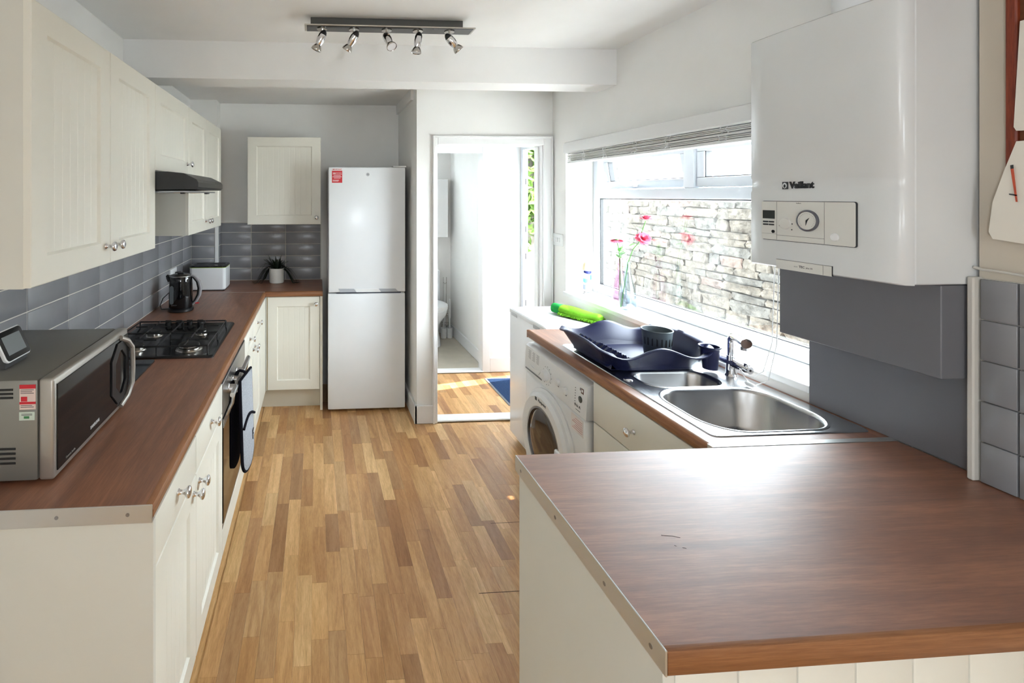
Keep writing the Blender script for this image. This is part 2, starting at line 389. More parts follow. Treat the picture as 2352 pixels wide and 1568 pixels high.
for z0, z1 in rows:
    for a, b in ((-.825, -.561), (-.561, -.266), (-.266, .035)):
        piece('tile', tb, wall_far, ((a + b) / 2, YB - .002, (z0 + z1) / 2), scale=((b - a - .0045) / .2815, 1, (z1 - z0 - .0045) / .0995))
MB().box(WL + .009, -.825, 4.0115, 4.02, .91, 1.405).build('grout', M_GROUT, cbx)
MB().box(-.825, -.8165, 4.02, YB - .012, .91, 1.405).build('grout', M_GROUT, cbx)
for z0, z1 in rows:
    piece('tile', tb, cbx, ((-1.028 - .838) / 2, 4.018, (z0 + z1) / 2), scale=(.187 / .2815, 1, (z1 - z0 - .0045) / .0995))
    piece('tile', tm, cbx, (-.822, 4.09, (z0 + z1) / 2), scale=(1, .128 / .2815, (z1 - z0 - .0045) / .0995))
MB().box(-.836, -.810, 4.006, 4.024, .91, 1.41).build('tile_trim', M_TRIM, cbx)
# tiles of the nearest wall
tn = tile_mesh(.1005, .1005, .012, '-x')
MB().box(1.684, 1.692, .2, 1.112, .91, 1.425).build('grout', M_GROUT, wall_nib)
MB().box(1.662, 1.692, 1.103, 1.117, .911, 1.428, .003).build('tile_trim', M_GROUT, wall_nib, label='cream tile edging strip')
for i in range(5):
    z0 = .911 + i * .1028
    for j in range(5):
        a, b = (1.0335, 1.100) if j == 0 else (1.0335 - j * .1035, 1.0335 - (j - 1) * .1035)
        piece('tile', tn, wall_nib, (1.686, (a + b) / 2, z0 + .0514), scale=(1, (b - a - .003) / .1005, 1))
# skirtings, architrave, lining, thresholds
struct('baseboard_nib', MB().box(.7, .845, YD - .018, YD, 0, .13, .003).box(.702, .72, YD - .018, YB - .05, 0, .13, .003), M_TRIM, 'white skirting board round the wall end by the fridge', 'skirting')
am = MB()
def arch_profile(w0): return
for (x0, x1) in ((.835, .868), (1.655, 1.722)):
    am.box(x0, x1, YD - .02, YD, 0, 2.062, .004)
am.box(.868, 1.655, YD - .02, YD, 2.004, 2.062, .004)
am.box(.834, .85, YD - .026, YD, 0, 2.069, .003); am.box(1.708, 1.724, YD - .026, YD, 0, 2.069, .003); am.box(.8505, 1.7075, YD - .026, YD, 2.054, 2.069, .003)
struct('trim_2', am, M_TRIM, 'white architrave round the open doorway', 'architrave')
lm = MB().box(.855, .868, YD, YD + .13, 0, 2.02).box(1.652, 1.665, YD, YD + .13, 0, 2.02).box(.868, 1.652, YD, YD + .13, 2.004, 2.02)
lm.box(.868, .88, YD + .05, YD + .075, 0, 2.0, .002).box(1.64, 1.652, YD + .05, YD + .075, 0, 2.0, .002)
struct('trim_3', lm, M_TRIM, 'white door lining inside the doorway', 'door lining')
struct('trim_4', MB().box(.868, 1.652, YD - .005, YD + .10, 0, .012, .004), M_TRIM, 'white threshold strip of the nearer doorway', 'threshold')

# ---- lobby and toilet beyond the doorway
struct('wall_lobby_left', MB().box(.72, .84, YB + .12, 5.75, -.1, 2.6), M_WALL, 'white lobby and toilet side wall on the left', 'wall')
lw = MB(); lw.box(1.574, 1.952, 4.35, 4.44, -.1, 2.5); lw.box(.84, 1.574, 4.35, 4.44, 2.05, 2.5)
struct('wall_lobby_far', lw, M_WALL, 'white lobby wall with the toilet doorway', 'wall')
struct('trim_5', MB().box(1.536, 1.606, 4.335, 4.352, 0, 2.09, .003).box(.84, 1.535, 4.335, 4.352, 2.03, 2.09, .003).box(1.536, 1.552, 4.35, 4.45, 0, 2.05), M_TRIM, 'white frame of the toilet doorway', 'door frame')
struct('trim_6', MB().box(.84, 1.545, 4.33, 4.43, 0, .012, .004), M_TRIM, 'white threshold strip of the toilet doorway', 'threshold')
struct('baseboard_lobby', MB().box(1.606, 1.93, 4.334, 4.35, 0, .13, .003), M_TRIM, 'white skirting board in the lobby', 'skirting')
struct('floor', MB().box(.72, 1.7, 4.40, 5.75, -.1, 0), M_LINO, 'beige vinyl floor of the toilet', 'floor')
struct('wall_toilet_right', MB().box(1.60, 1.72, 4.44, 5.75, -.1, 2.6), M_WALL, 'white side wall of the toilet', 'wall')
struct('baseboard_toilet', MB().box(1.584, 1.60, 4.46, 5.62, 0, .12, .003), M_TRIM, 'white skirting board in the toilet', 'skirting')
tf = MB(); tf.box(.72, .95, 5.62, 5.75, -.1, 2.6); tf.box(1.30, 1.7, 5.62, 5.75, -.1, 2.6); tf.box(.95, 1.30, 5.62, 5.75, -.1, 1.2); tf.box(.95, 1.30, 5.62, 5.75, 2.0, 2.6)
struct('wall_toilet_far', tf, M_WALL, 'white far wall of the toilet', 'wall')
struct('window_2', MB().box(.95, 1.30, 5.69, 5.70, 1.2, 2.0), M_FROST, 'frosted toilet window', 'window')
struct('added_rooflight', MB().box(1.0, 1.64, 3.58, 4.22, 2.40, 2.41), M_FROST, 'unseen frosted roof light added to brighten the lobby', 'window')  # invented roof light, out of view, brightens the lobby
struct('ceiling', MB().box(.7, 1.02, YD + .12, 5.75, 2.35, 2.45).box(1.62, 2.05, YD + .12, 5.75, 2.35, 2.45).box(1.02, 1.62, YD + .12, 3.6, 2.35, 2.45).box(1.02, 1.62, 4.2, 5.75, 2.35, 2.45), M_CEIL, 'white ceiling over the lobby and toilet', 'ceiling')
# outer doorway of the lobby, in the right wall
om = MB(); om.box(1.905, 1.952, 4.30, 4.35, 0, 2.06); om.box(1.905, 1.975, 3.52, 3.56, 0, 2.06); om.box(1.905, 1.975, 3.52, 4.35, 2.06, 2.6)
of = struct('trim_7', om, M_UPVC, 'white plastic frame of the outer door', 'door frame')
lk = MB()
lk.box(1.922, 1.936, 4.297, 4.30, .55, 1.93)
lp = lk.build('lock_keep', M_WHITEP, of)
lk2 = MB()
for z in (.62, 1.05, 1.30, 1.74): lk2.box(1.926, 1.933, 4.2955, 4.297, z, z + .055)
lk2.build('keep_slot', M_BLACK, lp)
dl = thing('outer_door', 'white outer door with frosted glass standing ajar', 'door', (1.945, 3.565, 0.01))
def dloc(mb): return mb
leafm = MB(); lw_ = .63
leafm.box(-.02, .03, 0, .09, 0, 2.04).box(-.02, .03, lw_ - .09, lw_, 0, 2.04).box(-.02, .03, .09, lw_ - .09, 0, .25).box(-.02, .03, .09, lw_ - .09, 1.93, 2.04)
k = leafm.mesh('door_frame'); k.materials.append(M_UPVC)
o = bpy.data.objects.new('door_frame', k); COL.objects.link(o); o.parent = dl
k = MB().box(-.008, .008, .09, lw_ - .09, .25, 1.93).mesh('door_pane'); k.materials.append(M_FROST)
o = bpy.data.objects.new('door_pane', k); COL.objects.link(o); o.parent = dl
dl.rotation_euler = (0, 0, R(-5))
mt = thing('door_mat', 'blue ribbed doormat with grey border on the lobby floor', 'doormat', (1.70, 3.91, 0))
mb = MB(); mb.box(1.495, 1.91, 3.63, 4.18, 0, .005, .002); mb.build('border', M_MATG, mt)
mb = MB()
for i in range(46):
    x = 1.515 + i * .0085
    mb.box(x, x + .006, 3.65, 4.16, .005, .009, .001)
r_ = mb.build('ribs', M_MATB, mt); r_['kind'] = 'stuff'

# ---- toilet room things
t = thing('toilet', 'white toilet bowl behind the doorway edge', 'toilet', (1.26, 5.25, 0))
mb = MB(); prof = [(.11, 0), (.105, .05), (.085, .16), (.10, .24), (.165, .34), (.182, .40), (.175, .41)]
mb.lathe(prof, (1.255, 5.20, 0), seg=28, sy=1.25); mb.build('bowl', M_WHITE, t)
mb = MB(); mb.lathe([(.0, .455), (.15, .455), (.182, .448), (.188, .43), (.186, .412), (.0, .412)], (1.255, 5.20, 0), seg=28, sy=1.25, cap=False); mb.build('seat_lid', M_WHITEP, t)
MB().box(1.08, 1.43, 5.44, 5.61, .40, .78, .02, 3).build('cistern', M_WHITE, t)
for i, (x, yv, lab) in enumerate(((1.463, 5.42, 'white toilet brush in a pot beside the bowl'), (1.535, 5.43, 'white toilet brush in a pot next to the skirting'))):
    t = thing('toilet_brush', lab, 'toilet brush', (x, yv, 0), 'toilet brushes')
    MB().lathe([(.0, 0), (.034, 0), (.036, .09), (.036, .115), (.03, .118), (.0, .10)], (x, yv, 0), seg=18).build('holder', M_WHITEP, t)
    MB().lathe([(.008, .09), (.008, .22), (.014, .24), (.014, .36 + .06 * i), (.008, .385 + .06 * i)], (x, yv, 0), seg=12).build('handle', M_WHITEP, t)
t = thing('toilet_roll_stand', 'tall chrome wire toilet roll stand against the toilet wall', 'stand', (1.52, 5.54, 0))
mb = MB()
for x in (1.492, 1.528): mb.tube([(x, 5.54, 0), (x, 5.54, .68)], .003, 6)
mb.tube([(1.492, 5.54, .62), (1.51, 5.54, .60), (1.528, 5.54, .62)], .003, 6)
mb.build('upright', M_SATIN, t)
mb = MB()
for z in (.02, .13, .24, .34): mb.tube([(1.52 + .055 * math.cos(a), 5.54 + .055 * math.sin(a), z) for a in [2 * math.pi * i / 20 for i in range(20)]], .0022, 5, True)
for i in range(8):
    a = 2 * math.pi * i / 8; mb.tube([(1.52 + .055 * math.cos(a), 5.54 + .055 * math.sin(a), .02), (1.52 + .055 * math.cos(a), 5.54 + .055 * math.sin(a), .34)], .0018, 5)
mb.build('basket', M_SATIN, t)
t = thing('bathroom_cabinet', 'white wall cabinet on the far toilet wall', 'cabinet', (1.42, 5.62, 1.15))
MB().box(1.31, 1.52, 5.47, 5.619, 1.155, 1.825).build('body', M_TRIM, t); MB().box(1.31, 1.523, 5.45, 5.468, 1.155, 1.825, .003).build('door', M_TRIM, t)

# ------------------------------------------------------------------ window, sill, blind
XF = 1.925
win = tag(thing('window_1', 'white plastic window of one wide pane under two top lights', 'window', (XF, 2.388, .972)), 'white plastic window of one wide pane under two top lights', 'window', None, 'structure')
def bar(y0, y1, z0, z1, x0=XF, x1=1.985, b=.006): return MB().box(x0, x1, y0, y1, z0, z1, b, 2)
FZ0, FZ1 = .972, 1.962
mb = MB(); mb.box(XF, 1.985, 3.158, 3.213, FZ0, FZ1, .006, 2).box(XF, 1.985, 1.558, 1.613, FZ0, FZ1, .006, 2).box(XF, 1.985, 1.613, 3.158, FZ0, 1.030, .006, 2).box(XF, 1.985, 1.613, 3.158, 1.912, FZ1, .006, 2)
mb.build('outer_frame', M_UPVC, win)
bar(1.613, 3.158, 1.618, 1.676).build('transom', M_UPVC, win)
bar(2.322, 2.392, 1.676, 1.912).build('mullion', M_UPVC, win)
gk = MB(); gk.box(1.944, 1.966, 1.611, 3.160, 1.027, 1.034).box(1.944, 1.966, 1.611, 3.160, 1.612, 1.619).box(1.944, 1.966, 3.152, 3.160, 1.03, 1.615)
gk.build('gasket', M_BLACK, win)
MB().box(1.953, 1.959, 1.613, 3.156, 1.03, 1.617).build('pane', M_GLASS, win)
def sash(y0, y1, z0, z1, tilt):
    T = (lambda s, t_, n: (XF + .012 + n + (z1 - t_) * tilt, s, t_))
    m_ = MB(T); fw = .048
    m_.box(y0, y1, z0, z0 + fw, 0, .055, .006, 2).box(y0, y1, z1 - fw, z1, 0, .055, .006, 2).box(y0, y0 + fw, z0 + fw, z1 - fw, 0, .055, .006, 2).box(y1 - fw, y1, z0 + fw, z1 - fw, 0, .055, .006, 2)
    s_ = m_.build('sash', M_UPVC, win)
    g = MB(T); e = .006
    g.box(y0 + fw - e, y1 - fw + e, z0 + fw - e, z0 + fw + .004, .008, .04).box(y0 + fw - e, y0 + fw + .004, z0 + fw, z1 - fw, .008, .04).box(y1 - fw - .004, y1 - fw + e, z0 + fw, z1 - fw, .008, .04)
    g.build('gasket', M_BLACK, s_)
    MB(T).box(y0 + fw, y1 - fw, z0 + fw, z1 - fw, .024, .030).build('pane', M_GLASS, s_)
    return s_
sa = sash(2.395, 3.135, 1.682, 1.908, .16)
sb = sash(1.618, 2.318, 1.680, 1.908, 0.0)
hm = MB(); hx = XF + .03
hm.box(hx - .02, hx + .015, 2.80, 2.885, 1.690, 1.706, .004, 2)
hm.tube([(hx - .02, 2.86, 1.70), (hx - .045, 2.88, 1.715), (hx - .05, 2.895, 1.75), (hx - .05, 2.90, 1.79), (hx - .045, 2.915, 1.82)], [.011, .012, .010, .009, .007], 10)
hm.build('handle', M_WHITEP, sa)
struct('trim_8', MB().box(1.712, XF + .02, WY0, 3.222, .944, .972, .004, 2), M_TRIM, 'white window sill board below the window', 'sill')
bl = thing('venetian_blind', 'white venetian blind pulled up under its pelmet above the window', 'blind', (1.69, 2.34, 1.85))
MB().prism([(1.728, 1.992), (1.668, 1.992), (1.656, 1.985), (1.652, 1.955), (1.656, 1.925), (1.664, 1.918), (1.728, 1.918)], 1.58, 3.105).build('valance', M_WHITEP, bl)
me = MB().box(-.024, .024, -.745, .745, -.0021, .0021, .0008).mesh('slat'); me.materials.append(mat('grey_white_slat', (232, 231, 229), 0.4))
rb = random.Random(5)
for i in range(7): piece('slat', me, bl, (1.694 + rb.uniform(-.003, .003), 2.335, 1.8690 + i * .0072), (R(rb.uniform(-.15, .15)), R(rb.uniform(-3, 3)), 0))
MB().box(1.668, 1.722, 1.585, 3.085, 1.849, 1.864, .004, 2).build('bottom_rail', M_WHITEP, bl)
for yv in (1.85, 2.16, 2.40, 2.66, 2.88, 3.04):
    mb = MB(); rr = random.Random(int(yv * 100))
    for side in (-.012, .012):
        pth = [(1.664 + rr.uniform(-.006, .002), yv + side + rr.uniform(-.012, .012) * (1 if j % 2 else -1), 1.918 - j * .0068) for j in range(10)]
        mb.tube(pth, .0014, 5)
    mb.build('ladder_cord', M_WHITEP, bl)
mb = MB(); mb.tube([(1.70, 3.03, 1.855), (1.70, 3.032, 1.5), (1.705, 3.03, 1.22)], .0018, 5)
mb.build('tilt_cord', M_WHITEP, bl)
cd = MB()
cd.tube([(1.655, 1.62, 1.86), (1.655, 1.622, 1.4), (1.652, 1.63, 1.1), (1.648, 1.66, .985), (1.64, 1.69, .955), (1.635, 1.72, .95)], .0016, 6)
cd.tube([(1.658, 1.605, 1.86), (1.658, 1.61, 1.4), (1.655, 1.615, 1.1), (1.648, 1.64, .96), (1.63, 1.68, .925), (1.625, 1.70, .93)], .0016, 6)
cd.tube([(1.635, 1.72, .95), (1.64, 1.75, .965), (1.655, 1.765, .95), (1.655, 1.74, .93), (1.635, 1.70, .925)], .0016, 6)
pc = cd.build('pull_cord', M_WHITEP, bl)
MB().lathe([(.004, 0), (.007, .004), (.008, .03), (.005, .036)], (1.628, 1.675, .925), 'y', 12).build('cord_toggle', M_WHITEP, pc)

# switch and sockets
t = thing('light_switch', 'white double light switch beside the door architrave', 'switch', (WR, 3.32, 1.32))
MB(facing('-x', WR)).box(3.248, 3.392, 1.278, 1.364, 0, .010, .003, 2).build('plate', M_WHITEP, t)
for yv in (3.285, 3.32, 3.355): MB(facing('-x', WR)).box(yv - .010, yv + .010, 1.305, 1.338, .009, .014, .002).build('rocker', M_WHITEP, t)
t = thing('wall_socket', 'white socket with a black plug above the kettle', 'socket', (WL + .009, 3.50, 1.07))
MB(facing('+x', WL + .009)).box(3.43, 3.576, 1.030, 1.116, 0, .010, .003, 2).build('plate', M_WHITEP, t)
MB(facing('+x', WL + .02)).box(3.525, 3.57, 1.040, 1.085, 0, .035, .006, 2).build('plug', M_BLACK, t)

# ------------------------------------------------------------------ outside the window
struct('ground', MB().box(2.0, 24, -6, 30, -.5, -.2), M_CONC, 'pale concrete yard outside', 'ground')
gw = thing('garden_wall', 'weathered stone boundary wall outside the window', 'garden wall', (3.35, 4.2, -.2))
mb = MB(); mb.box(3.235, 3.55, 1.6, 4.72, -.2, 1.555); mb.box(3.235, 3.55, 4.72, 7.5, -.2, 1.44)
mb.build('mortar', M_MORTAR, gw)
stones = []
for k in range(6):
    rs = random.Random(40 + k); bm = bmesh.new(); bmesh.ops.create_cube(bm, size=1.0)
    bmesh.ops.subdivide_edges(bm, edges=bm.edges[:], cuts=1, use_grid_fill=True)
    for v in bm.verts:
        n = sum(1 for c in v.co if abs(c) > .4)
        if n == 3: v.co *= .93
        elif n == 2: v.co *= .98
        v.co += Vector((rs.uniform(-.10, .10), rs.uniform(-.05, .05), rs.uniform(-.08, .08)))
    me = bpy.data.meshes.new('stone'); bm.to_mesh(me); bm.free()
    me.polygons.foreach_set('use_smooth', [True] * len(me.polygons)); me.set_sharp_from_angle(angle=R(50))
    me.materials.append(M_STONE); stones.append(me)
rs = random.Random(21); z = .28; row = 0
while z < 1.66:
    h = rs.choice((.058, .07, .08, .095)); yv = 2.35 + rs.uniform(-.2, 0)
    while yv < 5.6:
        l = rs.choice((.11, .16, .21, .27, .34)); top = 1.56 if yv + l / 2 < 4.72 else 1.445
        if z + h * .6 < top + .06:
            m_ = M_STONE2 if rs.random() < .1 else (M_STONE3 if rs.random() < .3 else M_STONE)
            if z < .62 and 2.5 < yv < 3.7 and rs.random() < .4: m_ = M_MOSS
            piece('stone', rs.choice(stones), gw, (3.245 + rs.uniform(-.012, .008), yv + l / 2, z + h / 2), (rs.uniform(-.05, .05), rs.uniform(-.06, .06), rs.uniform(-.05, .05)), (.09, l - .006, h - .005), m_)
        yv += l
    z += h; row += 1
M_RENDER = mat('white_render', (170, 174, 178), 0.9); M_SLATE = mat('slate_roof', (84, 88, 94), 0.8); M_PANE = mat('dark_window_pane', (70, 84, 100), 0.1)
M_BRICK = mat('red_brown_brick', (96, 78, 70), 0.9, var=0.25, vscale=12); M_FENCE = mat('weathered_fence', (110, 104, 98), 0.9, var=0.2)
def house(name, label, x, y0, y1, z1, m_, wins, roof):
    h = thing(name, label, 'house', (x, (y0 + y1) / 2, -.2))
    MB().box(x, x + 4, y0, y1, -.2, z1).build('wall', m_, h)
    MB().prism([(y0 - .2, z1), (y1 + .2, z1), ((y0 + y1) / 2, z1 + roof)], x - .2, x + 4.2, 'x').build('roof', M_SLATE, h)
    for (a, b, c, d) in wins:
        f = MB().box(x - .05, x + .02, a, b, c, d, .02).build('window_frame', M_UPVC, h)
        MB().box(x - .06, x - .045, a + .08, b - .08, c + .08, d - .08).build('window_pane', M_PANE, f)
house('terrace_house', 'white rendered house seen through the right top light', 10.5, 8.2, 13.0, 4.2, M_RENDER, ((9.2, 10.3, 1.9, 3.2), (11.2, 12.3, 1.9, 3.2), (9.3, 10.2, .2, 1.3)), 1.8)
house('brick_house', 'brown brick house seen through the opened top light', 11.0, 13.3, 16.6, 4.6, M_BRICK, ((14.0, 15.0, 2.2, 3.4),), 1.8)
t = thing('lean_to', 'white lean-to roof behind the stone wall', 'lean-to', (7.0, 9.6, -.2))
MB().prism([(7.0, 1.85), (8.6, 2.35), (8.6, 2.42), (7.0, 1.92)], 8.8, 11.4).build('roof', M_UPVC, t)
for yv in (8.85, 10.1, 11.3): MB().box(7.02, 7.1, yv, yv + .08, -.2, 1.86).build('post', M_UPVC, t)
t = thing('garden_fence', 'slatted fence behind the stone wall', 'fence', (5.5, 8.0, -.2))
me = MB().box(-.01, .01, -.06, .06, 0, 1.75).mesh('fence_board', smooth=False); me.materials.append(M_FENCE)
for i in range(34): piece('fence_board', me, t, (5.9 + .004 * (i % 2), 5.6 + i * .13, -.2))
def tree(name, label, x, yv, z0, z1, rr, seed, m_):
    t = thing(name, label, 'tree', (x, yv, -.2)); rs = random.Random(seed)
    MB().tube([(x, yv, -.2), (x + .05, yv, z0), (x, yv + .05, z1 - rr)], [.10, .08, .04], 8).build('trunk', M_FENCE, t)
    mb = MB()
    for i in range(1400):
        d = Vector((rs.gauss(0, 1), rs.gauss(0, 1), rs.gauss(0, 1))).normalized() * rr * rs.uniform(.4, 1.0); d.z *= (z1 - z0) / (2 * rr)
        c = Vector((x, yv, (z0 + z1) / 2)) + d; a = Vector((rs.gauss(0, 1), rs.gauss(0, 1), rs.gauss(0, 1))).normalized(); b = a.orthogonal().normalized()
        s = rs.uniform(.05, .10); mb.add([tuple(c - a * s), tuple(c + b * s * .5), tuple(c + a * s), tuple(c - b * s * .5)], [(0, 1, 2, 3)])
    f = mb.build('foliage', m_, t, False); f['kind'] = 'stuff'
M_TREE = mat('green_foliage', (84, 112, 44), 0.7, var=0.3, vscale=5)  # mottled leaf green shared by tree and shrub
tree('garden_tree', 'leafy green tree seen at the left of the opened top light', 5.6, 10.9, .6, 2.9, .7, 2, M_TREE)
tree('shrub', 'green shrub glimpsed past the ajar outer door', 2.75, 6.0, .9, 2.9, .35, 4, M_TREE)

# ------------------------------------------------------------------ cabinets
kp = [(.0095, 0), (.0095, .002), (.0065, .004), (.006, .014), (.0085, .020), (.0155, .025), (.0165, .029), (.0145, .033), (.008, .0355), (.0, .036)]
KN = MB().lathe(kp, axis='x', seg=20).mesh('knob', ang=60); KN.materials.append(M_CHROME)
KR = {'+x': 0.0, '-x': math.pi, '-y': -math.pi / 2}
def knob(parent, face, p, s, t_, n=.018):
    q = facing(face, p)(s, t_, n)
    return piece('knob', KN, parent, q, (0, 0, KR[face]))
def ring(s0, s1, t0, t1, n): return [(s0, t0, n), (s1, t0, n), (s1, t1, n), (s0, t1, n)]
def door(parent, face, p, s0, s1, t0, t1, kn=None, fw=.072, name='door', th=.019):
    T = facing(face, p); e = .0015
    lo = [ring(s0, s1, t0, t1, 0), ring(s0, s1, t0, t1, th - .0025), ring(s0 + .0025, s1 - .0025, t0 + .0025, t1 - .0025, th),
          ring(s0 + fw, s1 - fw, t0 + fw, t1 - fw, th), ring(s0 + fw + .007, s1 - fw - .007, t0 + fw + .007, t1 - fw - .007, th - .009)]
    d = MB(T).loft(lo, True, False).build(name, M_CREAM, parent, ang=25)
    a, b, c, f = s0 + fw + .006, s1 - fw - .006, t0 + fw + .006, t1 - fw - .006
    n = max(2, round((b - a) / .042)); pitch = (b - a) / n; pr = []
    for i in range(n):
        x = a + i * pitch
        pr += [(x, th - .0094), (x + .002, th - .0085), (x + pitch - .002, th - .0085)]
    pr.append((b, th - .0094)); vs = []; fs = []
    for x, q in pr: vs += [(x, c, q), (x, f, q)]
    for i in range(len(pr) - 1): fs.append((2 * i, 2 * i + 2, 2 * i + 3, 2 * i + 1))
    MB(T).add(vs, fs).build('panel', M_CREAM, d, False)
    if kn: knob(d, face, p, kn[0], kn[1], th)
    return d
def drawer(parent, face, p, s0, s1, t0, t1, kns, th=.019):
    d = MB(facing(face, p)).box(s0, s1, t0, t1, 0, th, .0025, 2).build('drawer', M_CREAM, parent)
    for s, t_ in kns: knob(d, face, p, s, t_, th)
    return d
XP = -.404     # carcass front, left run; doors stand 19 mm proud
def base_left(label, y0, y1, knob_y, end=False):
    c = thing('base_cabinet', label, 'cabinet', (-.70, (y0 + y1) / 2, 0), 'base cabinets of the left run')
    b = MB(); b.box(-1.035, XP, y0 + (.018 if end else .001), y1 - .001, .15, .869); b.build('body', M_CREAMB, c)
    MB().box(-1.0, XP - .04, y0 + .001, y1 - .001, .0, .149).build('plinth', M_PLINTH, c)
    if end: MB().box(-1.035, -.383, y0, y0 + .017, .0, .869, .001).build('end_panel', M_CREAMB, c)
    s0 = y0 + (.019 if end else .002)
    drawer(c, '+x', XP, s0, y1 - .002, .746, .866, (((y0 + y1) / 2 + .005, .808),))
    door(c, '+x', XP, s0, y1 - .002, .155, .742, (knob_y, .70))
    return c
base_left('cream base cabinet at the near end of the left run, below the microwave', 1.152, 1.56, 1.525, True)
base_left('cream base cabinet between the microwave end unit and the oven', 1.56, 1.988, 1.598)
base_left('cream base cabinet just beyond the oven', 2.602, 2.965, 2.93)
base_left('cream base cabinet next to the far corner post, below the kettle', 2.965, 3.33, 3.005)
t = thing('corner_post', 'cream corner filler panels between the two far base units', 'filler panel', (-.39, 3.5, 0))
MB().box(XP, XP + .019, 3.332, 3.64, .155, .866, .001).box(-.385, -.377, 3.66, 3.68, .155, .866).build('filler', M_CREAM, t)
MB().box(-1.0, XP - .04, 3.332, 3.74, 0, .149).build('plinth', M_PLINTH, t)
YF = 3.679
c = thing('base_cabinet', 'cream single-door base cabinet on the far wall beside the fridge', 'cabinet', (-.17, 3.9, 0))
MB().box(-.376, .027, YF, 4.16, .155, .869).build('body', M_CREAMB, c)
MB().box(-.44, .027, YF + .06, YF + .078, 0, .153).build('plinth', M_PLINTH, c)
MB().box(.0275, .0465, 3.655, 4.16, 0, .869, .001).build('end_panel', M_CREAM, c)
door(c, '-y', YF, -.372, .024, .158, .865, (-.004, .812))
MB(facing('-y', YF)).box(-.376, -.373, .158, .865, 0, .016).build('edge_strip', mat('oak_edging', (190, 160, 100), .6), c)
# worktops
def worktop(name, label, poly_boxes, m_, edge_parts, base):
    t = thing(name, label, 'worktop', base)
    mb = MB()
    for b in poly_boxes: mb.box(*b)
    mb.build('top', m_, t, False)
    return t
WT0, WT1 = .87, .91
t = worktop('worktop', 'long brown worktop of the left run under microwave and hob', [(-1.03, -.400, 1.150, 3.632, WT0, WT1)], M_WT_Y, None, (-.7, 2.4, WT0))
MB().prism([(-.4, WT0), (-.393, WT0), (-.386, WT0 + .004), (-.3825, WT0 + .012), (-.3825, WT1 - .014), (-.386, WT1 - .005), (-.392, WT1 - .001), (-.4, WT1)], 1.150, 3.632).build('front_edge', M_EDGE_Y, t)
s_ = MB().box(-1.03, -.384, 1.1465, 1.150, WT0 - .002, WT1 + .001, .0012)
s_ = s_.build('end_strip', M_ALU, t)
for x in (-.44, -.60, -.78, -.95): MB().lathe([(.0, -.0008), (.0045, -.0006), (.0045, .001)], (x, 1.1465, .89), '-y', 12).build('screw', M_STEELD, s_)
t = worktop('worktop', 'brown worktop on the far wall under the pot plant', [(-1.03, .048, 3.654, 4.162, WT0, WT1), (-1.03, -.387, 3.634, 3.654, WT0, WT1)], M_WT_X, None, (-.4, 3.9, WT0))
MB().prism([(3.654, WT0), (3.648, WT0), (3.641, WT0 + .004), (3.638, WT0 + .012), (3.638, WT1 - .014), (3.641, WT1 - .005), (3.647, WT1 - .001), (3.654, WT1)], -.387, .048, 'x').build('front_edge', M_EDGE_X, t)
MB().box(-1.03, -.39, 3.631, 3.6345, WT1 - .002, WT1 + .0012).build('joint_strip', M_ALU, t)
# wall cabinets
XU = -.725
def upper(label, y0, y1, z0, z1, doors, end=False, group='wall cabinets of the left run'):
    c = thing('wall_cabinet', label, 'cabinet', (-.88, (y0 + y1) / 2, z0), group)
    MB().box(-1.037, XU, y0 + .001, y1 - .001, z0, z1).build('body', M_CREAMB, c)
    for a, b, ky in doors: door(c, '+x', XU, a + .0015, b - .0015, z0 + .002, z1 - .002, (ky, z0 + .062) if ky else None)
    return c
upper('large cream two-door wall cabinet above the microwave', 1.232, 2.149, 1.403, 2.13, ((1.232, 1.69, 1.655), (1.69, 2.149, 1.725)), group=None)
upper('short cream wall cabinet directly above the cooker hood', 2.149, 2.70, 1.745, 2.13, ((2.149, 2.70, 2.665),))
upper('cream two-door wall cabinet beyond the cooker hood', 2.70, 3.595, 1.413, 2.13, ((2.70, 3.135, 3.10), (3.135, 3.595, 3.17)))
c = thing('wall_cabinet', 'cream single-door wall cabinet on the far wall above the pot plant', 'cabinet', (-.26, 4.0, 1.405))
MB().box(-.551, .034, 3.889, 4.166, 1.405, 2.107).build('body', M_CREAMB, c)
door(c, '-y', 3.889, -.552, .035, 1.405, 2.107, (.001, 1.46))
# cooker hood
t = thing('cooker_hood', 'slim black cooker hood below the short wall cabinet', 'cooker hood', (-.78, 2.42, 1.65))
MB().prism([(-1.03, 1.742), (-.655, 1.742), (-.585, 1.735), (-.53, 1.708), (-.522, 1.695), (-.522, 1.674), (-.53, 1.664), (-1.03, 1.656)], 2.152, 2.698).build('casing', M_BLACK, t, ang=20)
MB().box(-1.0, -.56, 2.17, 2.68, 1.650, 1.657).build('filter', M_STEELD, t)
for yv in (2.28, 2.57): MB().lathe([(.0, -.004), (.026, -.004), (.03, 0)], (-.64, yv, 1.652), 'z', 18).build('lamp', mat('warm_lens', (226, 200, 170), .4), t)
MB().box(-.60, -.58, 2.60, 2.64, 1.644, 1.656, .002).build('switch', M_BLACK, t)
MB().box(-.62, -.6, 2.22, 2.24, 1.644, 1.656, .002).build('switch', M_BLACK, t)
